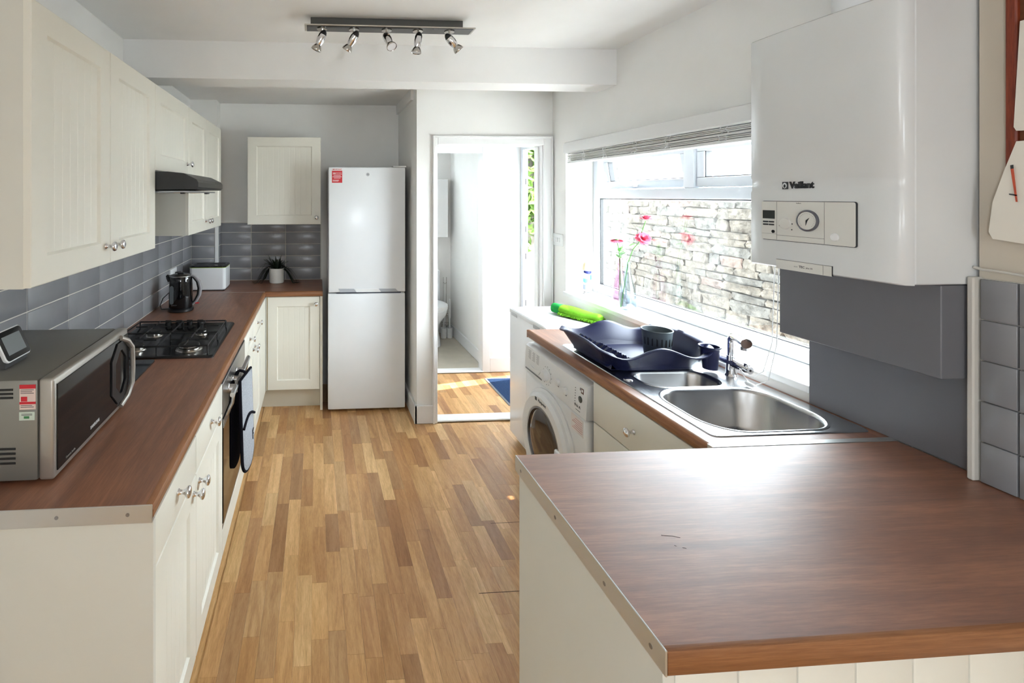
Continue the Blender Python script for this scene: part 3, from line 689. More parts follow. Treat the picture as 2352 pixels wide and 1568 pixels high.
# oven
t = thing('oven', 'built-in stainless and black glass oven under the hob', 'oven', (-.7, 2.295, .15))
MB().box(-1.0, XP, 1.992, 2.598, .155, .868).build('body', M_BLACK, t)
MB(facing('+x', XP)).box(1.992, 2.598, .722, .860, 0, .020, .002).build('control_panel', M_STEEL, t)
MB(facing('+x', XP)).box(1.994, 2.596, .861, .868, 0, .014).build('vent_strip', M_BLACK, t)
for yv in (2.115, 2.215, 2.315):
    k_ = MB().lathe([(.021, 0), (.021, .004), (.0185, .006), (.0175, .034), (.015, .037), (0, .037)], (XP + .02, yv, .795), 'x', 24).build('dial', M_STEEL, t)
    MB().box(XP + .035, XP + .060, yv - .0025, yv + .0025, .778, .812).build('grip', M_STEELD, k_)
dd = MB(facing('+x', XP)).box(1.994, 2.596, .285, .715, 0, .022, .003).build('door', M_BLACKG, t)
MB(facing('+x', XP)).box(1.994, 2.596, .262, .284, 0, .018, .002).build('lower_trim', M_STEELD, t)
MB(facing('+x', XP)).box(1.994, 2.596, .68, .716, .0215, .0235).build('door_rail', M_STEEL, dd)
hb = MB()
XH = -.352
hb.tube([(XH, 2.03, .800), (XH, 2.50, .800)], .0105, 16)
for yv in (2.07, 2.47): hb.tube([(XP + .02, yv, .70), (XP + .045, yv, .75), (XH, yv, .795)], .007, 10)
hb.build('handle', M_STEEL, dd)
MB(facing('+x', XP)).box(1.990, 2.600, .155, .258, 0, .019, .002).build('filler_panel', M_CREAM, t)
MB().box(-1.0, XP - .04, 1.99, 2.60, 0, .149).build('plinth', M_PLINTH, t)
# oven glove hanging over the handle
t = thing('oven_glove', 'grey and black double oven glove hanging from the oven handle', 'oven glove', (XH, 2.28, .39))
def pad(x, y0, y1, z0, z1, th, lean=0.0):
    n = 15; loops = []
    def outline(ins):
        a, b, c, d = y0 + ins, y1 - ins, z0 + ins, z1 - ins; rb_ = min((b - a) / 2 - .001, .075); out = []
        out += [(b, d), (a, d)]
        for i in range(9):
            q = math.pi + math.pi / 2 * i / 8; out.append((a + rb_ + rb_ * math.cos(q), c + rb_ + rb_ * math.sin(q)))
        for i in range(9):
            q = 1.5 * math.pi + math.pi / 2 * i / 8; out.append((b - rb_ + rb_ * math.cos(q), c + rb_ + rb_ * math.sin(q)))
        return out
    def pl(ins, dx): return [(x + dx + lean * (z1 - q[1]) + .14 * (q[0] - 2.16), q[0], q[1]) for q in outline(ins)]
    return [pl(.006, -th / 2), pl(0, -th / 4), pl(0, th / 4), pl(.006, th / 2)], outline(0)
lo, ol = pad(XH + .016, 2.14, 2.31, .385, .815, .016, .03)
g = MB().loft(lo).build('front_pad', M_GLOVE, t)
MB().tube([(XH + .016 + .03 * (.815 - q[1]) + .14 * (q[0] - 2.16), q[0], q[1]) for q in ol[1:] + ol[:1]], .0075, 8, True).build('binding', M_GLOVEB, g)
mb = MB(); pts = [(XH + .028 + .03 * (.815 - z_) + .14 * (.17 * i / 8 - .02), 2.14 + .17 * i / 8, z_) for i, z_ in enumerate([.60 + .0 + .03 * math.sin(math.pi * k / 8) for k in range(9)])]
mb.tube(pts, .006, 8).build('pocket_binding', M_GLOVEB, g)
MB().tube([(XH + .054, 2.295, .535), (XH + .052, 2.277, .528), (XH + .053, 2.277, .490)], .0018, 6).tube([(XH + .052, 2.277, .514), (XH + .054, 2.290, .512)], .0016, 6).build('print_mark', M_GLOVEB, g)
lo, ol = pad(XH - .030, 2.16, 2.30, .39, .80, .012, .0)
MB().loft(lo).build('back_pad', M_GLOVEB, t)
MB().tube([(XH + .030, 2.23, .812), (XH + .018, 2.23, .825), (XH, 2.23, .830), (XH - .014, 2.23, .822), (XH - .022, 2.23, .80)], .007, 8).build('hanging_loop', M_GLOVEB, t)
# hob
t = thing('gas_hob', 'dark steel four-burner gas hob on the left worktop', 'hob', (-.715, 2.46, .91))
HX0, HX1, HY0, HY1 = -.975, -.462, 2.172, 2.750
lo = [rrect(HX0, HX1, HY0, HY1, .018, .910), rrect(HX0, HX1, HY0, HY1, .018, .916), rrect(HX0 + .006, HX1 - .006, HY0 + .006, HY1 - .006, .014, .921),
      rrect(HX0 + .034, HX1 - .034, HY0 + .022, HY1 - .022, .03, .921), rrect(HX0 + .044, HX1 - .044, HY0 + .032, HY1 - .032, .03, .914)]
MB().loft(lo).build('tray', M_HOB, t)
for (bx_, by_, r) in ((-.60, 2.300, .050), (-.843, 2.305, .036), (-.835, 2.530, .036), (-.60, 2.540, .026)):
    b_ = MB().lathe([(r * 1.25, .914), (r * 1.2, .918), (r, .919), (r, .931), (r * .96, .933)], (bx_, by_, 0), seg=28).build('burner', M_SATIN, t)
    MB().lathe([(r * .92, .933), (r * .94, .937), (r * .8, .941), (0, .942)], (bx_, by_, 0), seg=28).build('burner_cap', M_IRON, b_)
for yv in (2.668,):
    for x in (-.807, -.750, -.693, -.636):
        k_ = MB().lathe([(.017, .914), (.017, .935), (.0155, .946), (0, .947)], (x, yv, 0), seg=18).build('control_knob', M_BLACK, t)
        MB().box(x - .016, x + .016, yv - .004, yv + .004, .945, .956, .002).build('knob_grip', M_BLACK, k_)
for (y0, y1) in ((2.200, 2.412), (2.418, 2.635)):
    mb = MB(); x0, x1, zt = -.945, -.492, .957
    cx_, cy_ = (x0 + x1) / 2, (y0 + y1) / 2
    mb.tube([(x0, y0, zt), (x1, y0, zt), (x1, y1, zt), (x0, y1, zt)], .004, 6, True)
    mb.tube([(cx_, y0, zt), (cx_, y1, zt)], .004, 6)
    for bx_ in (-.60, -.84):
        yb = 2.302 if y0 < 2.3 else 2.535
        mb.tube([(bx_ - .09, yb, zt), (bx_ - .03, yb, zt)], .0035, 6); mb.tube([(bx_ + .03, yb, zt), (bx_ + .09, yb, zt)], .0035, 6)
        mb.tube([(bx_, y0, zt), (bx_, yb - .028, zt), (bx_, yb - .022, zt + .006)], .0035, 6); mb.tube([(bx_, y1, zt), (bx_, yb + .028, zt), (bx_, yb + .022, zt + .006)], .0035, 6)
    for x in (x0, cx_, x1):
        for yv in (y0, y1): mb.tube([(x, yv, zt), (x, yv, .914)], .004, 6)
    mb.build('pan_support', M_IRON, t)

# ------------------------------------------------------------------ things on the left worktop
t = thing('microwave', 'silver and black microwave oven at the near end of the left worktop', 'microwave', (-.84, 1.485, .91))
mx0, mx1, my0, my1, mz0, mz1 = -1.015, -.700, 1.250, 1.722, .918, 1.172
MB().box(mx0, mx1, my0, my1, mz0, mz1, .006, 2).build('casing', M_MWSIDE, t)
MB().box(mx1 + .002, -.660, my0 - .001, my1 + .001, mz0, mz1 + .002, .008, 3).build('front_frame', M_MWTRIM, t)
gl_ = MB(facing('+x', -.660)).box(my0 + .012, my1 - .004, mz0 + .018, mz1 - .016, 0, .003, .001).build('door_glass', M_BLACKG, t)
def ringpts(y0, y1, z0, z1, c, n):
    return [(y0 + c, z0, n), (y1 - c, z0, n), (y1, z0 + c, n), (y1, z1 - c, n), (y1 - c, z1, n), (y0 + c, z1, n), (y0, z1 - c, n), (y0, z0 + c, n)]
T_ = facing('+x', -.657)
MB(T_).loft([ringpts(1.578, 1.715, .948, 1.145, .045, 0), ringpts(1.578, 1.715, .948, 1.145, .045, .004), ringpts(1.606, 1.690, .975, 1.118, .034, .004), ringpts(1.606, 1.690, .975, 1.118, .034, 0)], False, False).build('handle_recess', M_BLACK, t)
MB().tube([(-.656, 1.650, 1.158), (-.648, 1.690, 1.138), (-.642, 1.714, 1.108), (-.641, 1.717, 1.04), (-.642, 1.714, .985), (-.648, 1.690, .950), (-.656, 1.650, .930)], .0085, 10).build('handle', M_MWTRIM, t)
text('maker_lettering', 'SAMSUNG', .0125, (-.6565, 1.466, .958), (0, 1, 0), (0, 0, 1), M_SILVER, gl_, bold=.0002)
text('small_lettering', 'Ceramic Inside', .008, (-.6565, 1.325, .947), (0, 1, 0), (0, 0, 1), M_MWTRIM, gl_)
sd = facing('-y', my0 - .0005)
for z0 in (.962, .974, .986, .998, 1.126, 1.136, 1.146):
    MB(sd).box(-.86, -.752 - (.006 if z0 > 1.1 else 0), z0, z0 + .0055, 0, .0012, .0005).build('vent_slot', M_BLACK, t)
M_STK = mat('pale_pink_sticker', (226, 205, 196), .5); M_STKG = mat('green_sticker', (205, 218, 205), .5)
k_ = MB(sd).box(-.7425, -.7035, 1.0985, 1.161, 0, .0008).build('safety_sticker', M_STK, t)
for (a, b, c, d) in ((-.7425, -.7035, 1.151, 1.161), (-.7425, -.7035, 1.112, 1.118), (-.739, -.724, 1.119, 1.131)): MB(sd).box(a, b, c, d, .0008, .0012).build('red_block', M_RED, k_)
for i, z0 in enumerate((1.147, 1.143, 1.139, 1.108, 1.104)): MB(sd).box(-.740, -.708 - .004 * (i % 2), z0, z0 + .0012, .0008, .0012).build('print_line', M_TEXT, k_)
k_ = MB(sd).box(-.7435, -.706, 1.0715, 1.0925, 0, .0008).build('small_sticker', M_STKG, t)
MB(sd).box(-.732, -.719, 1.076, 1.082, .0008, .0012).build('green_block', mat('green_print', (60, 130, 80), .5), k_)
for z0 in (1.087, 1.084): MB(sd).box(-.738, -.712, z0, z0 + .001, .0008, .0012).build('print_line', M_TEXT, k_)
for x in (-.98, -.72):
    for yv in (1.29, 1.68): MB().lathe([(.012, .910), (.012, .919)], (x, yv, 0), seg=12).build('foot', M_BLACK, t)
# smart display on the microwave
t = thing('smart_display', 'small tilted white-rimmed smart display on top of the microwave', 'smart display', (-.85, 1.38, 1.174))
tl = R(24)
def TD(s, t_, n): return (-.815 - math.sin(tl) * t_ + math.cos(tl) * n, s, 1.190 + math.cos(tl) * t_ + math.sin(tl) * n)
def rr2(a, b, c, d, r, n): return [(p[0], p[1], n) for p in rrect(a, b, c, d, r, 0)]
ya, yb_ = 1.318, 1.426
MB(TD).loft([rr2(ya + .004, yb_ - .004, .003, .083, .010, -.010), rr2(ya, yb_, 0, .086, .012, -.004), rr2(ya, yb_, 0, .086, .012, .0), rr2(ya + .0025, yb_ - .0025, .0025, .0835, .010, .002)]).build('rim', M_WHITEP, t)
MB(TD).loft([rr2(ya + .003, yb_ - .003, .003, .083, .010, .0015), rr2(ya + .003, yb_ - .003, .003, .083, .010, .0026)]).build('bezel', M_BLACKG, t)
MB(TD).box(ya + .016, yb_ - .016, .017, .069, .0024, .0032).build('screen', M_SCREEN, t)
MB().prism([(-.905, 1.174), (-.825, 1.174), (-.822, 1.190), (-.850, 1.255), (-.862, 1.262), (-.880, 1.240)], ya + .006, yb_ - .006).build('base', mat('grey_fabric', (70, 70, 72), .9, bump=.4, bscale=300), t)
# glass worktop saver
t = thing('chopping_board', 'dark glass chopping board lying between microwave and hob', 'chopping board', (-.80, 2.0, .91))
MB().loft([rrect(-.92, -.705, 1.80, 2.150, .015, .9105), rrect(-.92, -.705, 1.80, 2.150, .015, .9165)]).build('board', mat('dark_slate_glass', (36, 42, 46), .12), t)
# kettle
kx, ky = -.857, 3.09
t = thing('kettle', 'black kettle with grey handle on the left worktop', 'kettle', (kx, ky, .91))
MB().lathe([(.074, .911), (.078, .915), (.078, .928), (.072, .932)], (kx, ky, 0), seg=32).build('power_base', M_BLACK, t)
MB().lathe([(.070, .933), (.073, .940), (.072, 1.02), (.070, 1.09), (.069, 1.128), (.066, 1.134), (.05, 1.140), (0, 1.144)], (kx, ky, 0), seg=32).build('jug', M_BLACKG, t)
MB().tube([(kx - .062, ky, 1.100), (kx - .076, ky, 1.120), (kx - .088, ky, 1.133)], [.022, .018, .008], 10).build('spout', M_BLACKG, t)
MB().lathe([(.0705, 1.128), (.0715, 1.131), (.0705, 1.134)], (kx, ky, 0), seg=32, cap=False).build('lid_ring', M_STEEL, t)
MB().box(kx - .02, kx + .02, ky - .012, ky + .012, 1.141, 1.150, .003).build('lid_grip', M_BLACK, t)
hp = [(kx + .060, ky, 1.132), (kx + .085, ky, 1.124), (kx + .112, ky, 1.092), (kx + .122, ky, 1.050), (kx + .116, ky, 1.008), (kx + .095, ky, .970), (kx + .068, ky, .945)]
MB().tube(hp, [.008, .011, .012, .012, .011, .009, .006], 10).build('handle', mat('grey_handle', (150, 148, 150), .4), t)
MB().tube([(p[0] - .010, p[1], p[2]) for p in hp], [.006, .009, .010, .010, .009, .007, .004], 10).build('handle_inner', M_BLACK, t)
MB().box(kx + .085, kx + .112, ky - .006, ky + .006, .953, .959, .002).build('switch', M_RED, t)
MB(facing('-y', ky - .0712)).loft([[(kx - .038 + .011 * math.cos(a), 1.02 + (.045 if math.sin(a) > 0 else -.045) + .012 * math.sin(a), .0) for a in [2 * math.pi * i / 24 for i in range(24)]],
      [(kx - .038 + .010 * math.cos(a), 1.02 + (.045 if math.sin(a) > 0 else -.045) + .011 * math.sin(a), -.014) for a in [2 * math.pi * i / 24 for i in range(24)]]]).build('water_gauge', mat('grey_gauge', (92, 98, 100), .3), t)
text('maker_lettering', 'BOSCH', .010, (kx - .022, ky - .0745, .957), (1, .12, 0), (0, 0, 1), M_STEELD, t)
MB().tube([(kx - .07, ky + .02, .916), (kx - .12, ky, .918), (kx - .145, ky + .05, .93), (kx - .15, ky + .12, .96), (kx - .135, ky + .18, .98), (kx - .12, ky + .28, 1.0), (kx - .10, ky + .40, 1.04), (kx - .105, ky + .455, 1.06)], .0035, 8).build('power_cord', M_BLACK, t)
# toaster
t = thing('toaster', 'white toaster with black top in the far left corner', 'toaster', (-.835, 3.80, .91))
MB().loft([rrect(-.960, -.702, 3.712, 3.905, .022, .918), rrect(-.968, -.694, 3.704, 3.912, .026, .930), rrect(-.968, -.694, 3.704, 3.912, .026, 1.085)]).build('body', M_WHITE, t)
MB().loft([rrect(-.969, -.693, 3.703, 3.913, .027, 1.085), rrect(-.969, -.693, 3.703, 3.913, .027, 1.089)]).build('green_line', mat('lime_trim', (150, 175, 70), .5), t)
MB().loft([rrect(-.968, -.694, 3.704, 3.912, .026, 1.089), rrect(-.966, -.696, 3.706, 3.910, .025, 1.098), rrect(-.958, -.704, 3.714, 3.902, .02, 1.102)]).build('top', M_BLACKG, t)
for yv in (3.765, 3.835): MB().box(-.94, -.72, yv, yv + .03, 1.1015, 1.103).build('slot', M_BLACK, t)
MB().box(-.955, -.705, 3.72, 3.90, .910, .919).build('base', M_BLACK, t)
# pot plant
px_, py_ = -.332, 4.02
t = thing('potted_plant', 'dark drooping pot plant in a white pot on the far worktop', 'plant', (px_, py_, .91))
MB().lathe([(.054, .911), (.060, .918), (.063, 1.03), (.063, 1.034), (.058, 1.034), (.056, 1.02), (0, 1.02)], (px_, py_, 0), seg=28).build('pot', M_POT, t)
MB().lathe([(0, 1.022), (.056, 1.022)], (px_, py_, 0), seg=20, cap=False).build('soil', mat('soil', (40, 30, 24), .95), t)
rp = random.Random(11)
def blade(mb, base, d, ln, rise, droop, wd):
    P = []
    for i in range(9):
        s = i / 8; P.append(Vector(base) + Vector(d) * ln * s + Vector((0, 0, rise * s - droop * s * s)))
    side = Vector((-d[1], d[0], 0)); vs = []
    for i, p in enumerate(P):
        w_ = wd * math.sin(math.pi * min(.97, .15 + .85 * i / 8)) + .0006
        p.z = max(p.z, .916)
        vs += [tuple(p - side * w_), tuple(p + Vector((0, 0, -.002))), tuple(p + side * w_)]
    fs = []
    for i in range(8): fs += [(3 * i, 3 * i + 1, 3 * i + 4, 3 * i + 3), (3 * i + 1, 3 * i + 2, 3 * i + 5, 3 * i + 4)]
    mb.add(vs, fs)
for i in range(70):
    a = rp.uniform(0, 2 * math.pi); d = (math.cos(a), math.sin(a) * .75, 0); ln = rp.uniform(.07, .19)
    if d[1] > 0: ln = min(ln, .105)
    if d[1] < -.35: ln *= .35
    elif abs(d[0]) > .7: ln = rp.uniform(.11, .20)
    up = i % 4 == 0
    mb = MB(); blade(mb, (px_ + d[0] * .02, py_ + d[1] * .02, 1.02), d, ln * (.5 if up else 1), rp.uniform(.10, .15) if up else rp.uniform(.10, .20), rp.uniform(.02, .06) if up else rp.uniform(.20, .32) * (ln / .14), rp.uniform(.006, .011))
    mb.build('leaf', M_DLEAF, t, True)

# ------------------------------------------------------------------ fridge freezer
t = thing('fridge_freezer', 'tall white fridge freezer in the alcove beside the doorway', 'fridge freezer', (.383, 3.88, 0))
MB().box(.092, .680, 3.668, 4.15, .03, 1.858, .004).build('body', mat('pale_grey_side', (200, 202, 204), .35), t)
u = MB().box(.090, .676, 3.602, 3.662, .905, 1.852, .008, 3).build('upper_door', M_WHITE, t)
l_ = MB().box(.086, .674, 3.602, 3.662, .022, .897, .008, 3).build('lower_door', M_WHITE, t)
MB().box(.580, .682, 3.60, 3.70, 1.853, 1.864, .003).build('hinge_cover', M_WHITEP, t)
T_ = facing('-y', 3.602); M_GRIP = mat('grey_handle_recess', (176, 180, 186), .35)
MB(T_).prism([], 0, 0) if False else None
def slab(pts, n0, n1, name, m_, parent, T): return MB(T).loft([[(p[0], p[1], n0) for p in pts], [(p[0], p[1], n1) for p in pts]]).build(name, m_, parent)
slab([(.165, .935), (.282, .933), (.300, .907), (.180, .907)], 0, .003, 'handle_recess', M_GRIP, u, T_)
slab([(.470, .932), (.600, .930), (.622, .907), (.490, .907)], 0, .003, 'handle_recess', M_GRIP, u, T_)
slab([(.286, .932), (.468, .931), (.486, .907), (.303, .907)], 0, .005, 'handle_lip', M_WHITEP, u, T_)
MB(T_).box(.15, .64, .898, .905, -.03, .002).build('door_gap', mat('navy_gap', (40, 44, 60), .6), t)
k_ = MB(T_).box(.1135, .1965, 1.730, 1.842, 0, .0006).build('sticker', M_WPRINT, u)
MB(T_).box(.116, .194, 1.734, 1.825, .0006, .001).build('red_field', M_RED, k_)
FR = (0, 3.6007)
def ftext(s, size, x, z, m_, bold=0.0): text('lettering', s, size, (x, 3.6005, z), (1, 0, 0), (0, 0, 1), m_, k_, ext=.0002, bold=bold)
ftext('IMPORTANT', .0125, .155, 1.834, M_RED, .0003); ftext('10', .022, .131, 1.803, M_WPRINT, .0006); ftext('YEAR PARTS', .0085, .166, 1.808, M_WPRINT); ftext('GUARANTEE', .0085, .166, 1.798, M_WPRINT)
for z, a, b in ((1.786, .128, .182), (1.777, .120, .190), (1.768, .130, .180), (1.752, .122, .170), (1.745, .122, .165)): MB(T_).box(a, b, z, z + .003, .001, .0013).build('print_line', M_WPRINT, k_)
MB().lathe([(.0, -.0004), (.008, -.0004)], (.185, 3.6015, 1.744), '-y', 16).build('round_mark', M_WPRINT, k_)
k_ = MB().lathe([(.013, 0), (.013, .0015), (.010, .002), (.0, .002)], (.388, 3.602, 1.797), '-y', 24).build('round_badge', mat('silver_badge', (170, 172, 174), .35, metal=.5), u)
text('badge_letter', 'H', .014, (.388, 3.5995, 1.797), (1, 0, 0), (0, 0, 1), M_TEXT, k_, ext=.0002)
for x in (.12, .64): MB().lathe([(.018, 0), (.018, .031)], (x, 3.70, 0), seg=12).build('foot', M_BLACK, t)

# ------------------------------------------------------------------ spotlight bar
t = thing('spotlight_bar', 'black ceiling bar with five chrome spotlights', 'ceiling light', (.34, 2.26, 2.40))
MB().box(-.028, .705, 2.262, 2.288, 2.432, 2.479, .002).build('ceiling_box', mat('grey_metal', (96, 96, 94), .4, metal=.6), t)
MB().box(-.055, .752, 2.215, 2.295, 2.424, 2.431, .001).build('plate', mat('steel_edge', (196, 192, 184), .3, metal=.8), t)
MB().box(-.045, .742, 2.216, 2.294, 2.4225, 2.4245).build('black_glass', M_BLACKG, t)
SPX = (.026, .177, .333, .483, .636); SPD = ((-.42, .12, -.9), (-.50, .35, -.8), (.25, -.55, -.8), (-.16, .0, -.98), (.66, .05, -.75))
body_me = MB().lathe([(0, -.004), (.006, -.003), (.013, .006), (.018, .022), (.0195, .040), (.017, .060), (.013, .072)], seg=22).mesh('shell', ang=60); body_me.materials.append(M_CHROME)
cap_me = MB().lathe([(0, -.0046), (.0065, -.0035), (.0135, .006), (.0178, .019)], seg=22, cap=False).mesh('cap', ang=60); cap_me.materials.append(M_BLACK)
ring_me = MB().lathe([(.013, .070), (.018, .076), (.0235, .088), (.0245, .096), (.0235, .098), (.0215, .096)], seg=26, cap=False).mesh('lamp_ring', ang=60); ring_me.materials.append(M_SATIN)
lens_me = MB().lathe([(0, .0945), (.0218, .0945)], seg=26, cap=False).mesh('lens', ang=60); lens_me.materials.append(mat('lens_glass', (235, 236, 238), .15))
for x, d in zip(SPX, SPD):
    MB().lathe([(.024, 2.4185), (.024, 2.4225), (0, 2.4225)], (x, 2.255, 0), seg=24).build('rose', M_SATIN, t)
    MB().tube([(x, 2.255, 2.42), (x, 2.255, 2.388)], .005, 10).build('stem', M_CHROME, t)
    q = Vector(d).normalized(); rot = q.to_track_quat('Z', 'Y').to_euler(); p = Vector((x, 2.255, 2.382)) - q * .028
    p.y -= .012
    s_ = piece('spotlight', body_me, t, tuple(p), tuple(rot)); g = ORG[t.name]
    for me in (cap_me, ring_me, lens_me):
        c_ = bpy.data.objects.new(me.name, me); COL.objects.link(c_); c_.parent = s_

# ------------------------------------------------------------------ right run
t = thing('undercounter_fridge', 'low white fridge standing beyond the washing machine', 'fridge', (1.50, 2.90, 0))
MB().box(1.345, 1.70, 2.665, 3.140, .02, .845).build('body', M_WHITE, t)
d_ = MB().box(1.300, 1.343, 2.662, 3.143, .055, .862, .008, 3).build('door', M_WHITE, t)
MB().loft([rrect(1.305, 1.712, 2.655, 3.150, .014, .846), rrect(1.298, 1.712, 2.650, 3.152, .016, .858), rrect(1.298, 1.712, 2.650, 3.152, .016, .878), rrect(1.304, 1.708, 2.656, 3.146, .014, .885)]).build('top', M_WHITE, t)
for yv in (2.70, 3.02): MB().box(1.296, 1.304, yv, yv + .09, .842, .866, .004, 2).build('grip_recess', mat('shadow_grey', (178, 180, 184), .4), d_)
MB().box(1.345, 1.36, 2.67, 3.135, .0, .05).build('kick_plate', M_WHITEP, t)
# duster mitt
t = thing('duster_mitt', 'lime green microfibre duster lying on the low white fridge', 'duster', (1.63, 2.86, .885))
A, B = Vector((1.545, 2.925, .918)), Vector((1.672, 2.700, .912)); ax = (B - A).normalized(); sd_ = Vector((0, 0, 1)).cross(ax).normalized()
lo = []; n = 14
for i in range(n):
    s = i / (n - 1); w_ = .040 + .018 * math.sin(math.pi * min(1, s * 1.05)) if s < .97 else .025; h_ = .030 - .006 * s if s < .97 else .012
    c = A.lerp(B, s) + Vector((0, 0, .004 * math.sin(7 * s)))
    lo.append([tuple(c + sd_ * w_ * math.cos(a) + Vector((0, 0, h_ * math.sin(a)))) for a in [2 * math.pi * k / 20 for k in range(20)]])
mb_ = MB().loft(lo).build('pad', M_LIME, t)
rn = random.Random(8); mb = MB()
for i in range(34):
    for sg in (-1, 1):
        for k in range(2):
            s = .06 + .9 * i / 33; c = A.lerp(B, s) + sd_ * sg * (.050 - .01 * k) + Vector((0, 0, -.010 - .006 * k))
            e = c + sd_ * sg * rn.uniform(.006, .014) + Vector((0, 0, -rn.uniform(.008, .014))) + ax * rn.uniform(-.003, .003); e.z = max(e.z, .890)
            mb.tube([tuple(c), tuple(c.lerp(e, .5) + sd_ * sg * .003), tuple(e)], .0042, 6)
f_ = mb.build('noodles', M_LIME, t); f_['kind'] = 'stuff'
C0, C1 = A - ax * .052, A + ax * .012; lo = []
for c, w_, h_ in ((C0, .036, .030), (C0.lerp(C1, .3), .037, .030), (C1, .042, .031)):
    lo.append([tuple(c + sd_ * w_ * math.cos(a) + Vector((0, 0, h_ * math.sin(a)))) for a in [2 * math.pi * k / 20 for k in range(20)]])
lo = [[tuple(C0 + ax * .03 + sd_ * .028 * math.cos(a) + Vector((0, 0, .022 * math.sin(a)))) for a in [2 * math.pi * k / 20 for k in range(20)]], [tuple(C0 + sd_ * .031 * math.cos(a) + Vector((0, 0, .025 * math.sin(a)))) for a in [2 * math.pi * k / 20 for k in range(20)]]] + lo
MB().loft(lo, True, False).build('cuff', M_GREEN, t)
# washing machine
t = thing('washing_machine', 'white front-loading washing machine under the right worktop', 'washing machine', (1.41, 2.235, 0))
WXf, wy0, wy1 = 1.135, 1.938, 2.532
MB().box(1.175, 1.68, wy0 + .004, wy1 - .004, .015, .828, .004).build('cabinet', M_WHITE, t)
MB().box(WXf, 1.174, wy0, wy1, .015, .684, .014, 3).build('front_panel', M_WHITE, t)
MB().loft([[(WXf - .004, y_, .688), (WXf + .004, y_, .826), (WXf + .020, y_, .838), (1.20, y_, .842), (1.30, y_, .842), (1.30, y_, .688)] for y_ in (wy1, wy1 - .02, wy0 + .02, wy0)]).build('control_panel', M_WHITEP, t, ang=40)
MB().box(1.18, 1.69, wy0, wy1, .829, .845, .004).build('top', M_WHITEP, t)
cp = lambda s, t_, n: (WXf - .004 + (t_ - .688) * .058 - n, s, t_)
MB(cp).box(2.335, 2.52, .705, .712, .0005, .002).build('drawer_seam', mat('seam_grey', (120, 120, 122), .6), t)
MB(cp).prism([(2.345, .745), (2.42, .735), (2.47, .742), (2.44, .722), (2.37, .720)], 0, .004, 'z').build('drawer_pull', M_WHITEP, t)
k_ = MB().lathe([(.036, 0), (.036, .004), (.026, .006), (.024, .022), (.020, .025), (0, .025)], (WXf - .001, 2.285, .748), '-x', 30).build('programme_dial', M_WHITEP, t)
for i in range(12):
    a = 2 * math.pi * i / 12; MB(cp).box(2.285 + .043 * math.cos(a) - .0016, 2.285 + .043 * math.cos(a) + .0016, .748 + .043 * math.sin(a) - .0012, .748 + .043 * math.sin(a) + .0012, 0, .0012).build('dial_mark', M_TEXT, t)
for yv, z in ((2.175, .758), (2.105, .745)):
    k_ = MB().lathe([(.017, 0), (.016, .012), (.012, .014), (0, .014)], (WXf, yv, z), '-x', 22).build('option_dial', M_WHITEP, t)
    MB(cp).box(yv - .006, yv + .006, z - .020, z - .017, 0, .001).build('dial_mark', M_TEXT, t)
for i in range(7): MB(cp).box(2.027, 2.031, .722 + i * .0115, .7245 + i * .0115, 0, .0012).build('indicator', M_TEXT, t)
k_ = MB().lathe([(.014, 0), (.014, .003), (.012, .004), (0, .004)], (WXf + .001, 1.988, .757), '-x', 24).build('start_button', mat('dark_green_grey', (70, 76, 72), .3), t)
k_ = MB(cp).box(1.965, 1.985, .786, .808, 0, .001).build('energy_badge', mat('brown_print', (110, 84, 78), .5), t)
MB(cp).box(1.970, 1.980, .793, .803, .001, .0014).build('badge_mark', M_WPRINT, k_)
MB(cp).box(1.990, 1.994, .795, .806, 0, .001).build('badge_mark', M_TEXT, t)
text('capacity_lettering', '8·6c A', .017, (WXf - .0035, 2.005, .722), (0, -1, 0), (.058, 0, 1), M_TEXT, t)
MB(cp).box(1.985, 2.02, .703, .7045, 0, .001).build('print_line', M_TEXT, t)
for c_ in range(3):
    for r_ in range(8):
        MB(cp).box(2.375 + c_ * .045, 2.40 + c_ * .045 + .006 * ((r_ + c_) % 2), .768 + r_ * .006, .7698 + r_ * .006, 0, .0006).build('programme_print', mat('grey_print', (150, 150, 152), .6), t)
k_ = MB().box(WXf - .001, WXf, 1.965, 2.06, .600, .672).build('sticker', mat('pale_sticker', (232, 226, 224), .5), t)
for i in range(6): MB().box(WXf - .0014, WXf - .001, 1.972, 2.052 - .012 * (i % 3), .612 + i * .009, .6145 + i * .009).build('print_line', mat('pink_print', (214, 150, 150), .5), k_)
dy, dz = 2.268, .425
ring_ = MB().lathe([(.252, 0), (.252, .006), (.240, .014), (.225, .014)], (WXf, dy, dz), '-x', 56).build('door_surround', M_WHITEP, t)
dr = MB().lathe([(.236, .004), (.232, .026), (.215, .038), (.170, .036), (.160, .022)], (WXf, dy, dz), '-x', 56, cap=False).build('door_ring', M_WHITEP, t)
MB().lathe([(.162, .022), (.152, .030), (.12, .036), (.06, .040), (0, .041)], (WXf, dy, dz), '-x', 48, cap=False).build('door_glass', M_DRUM, dr)
MB().lathe([(.168, .022), (.168, .033), (.158, .034), (.156, .024)], (WXf, dy, dz), '-x', 48, cap=False).build('door_seal', M_STEELD, dr)
MB().box(WXf - .044, WXf - .010, dy - .205, dy - .13, dz - .045, dz + .045, .010, 3).build('door_handle', M_WHITEP, dr)
MB().box(WXf - .0455, WXf - .043, dy - .17, dy - .155, dz - .035, dz + .01, .001).build('handle_slot', mat('brown_slot', (110, 90, 80), .5), dr)
text('maker_lettering', 'Hotpoint', .022, (WXf - .0385, dy - .005, dz + .196), (0, -1, 0), (0, 0, 1), M_TEXT, dr)
MB().box(WXf - .0392, WXf - .0375, dy + .050, dy + .066, dz + .188, dz + .204).build('square_logo', M_TEXT, dr)
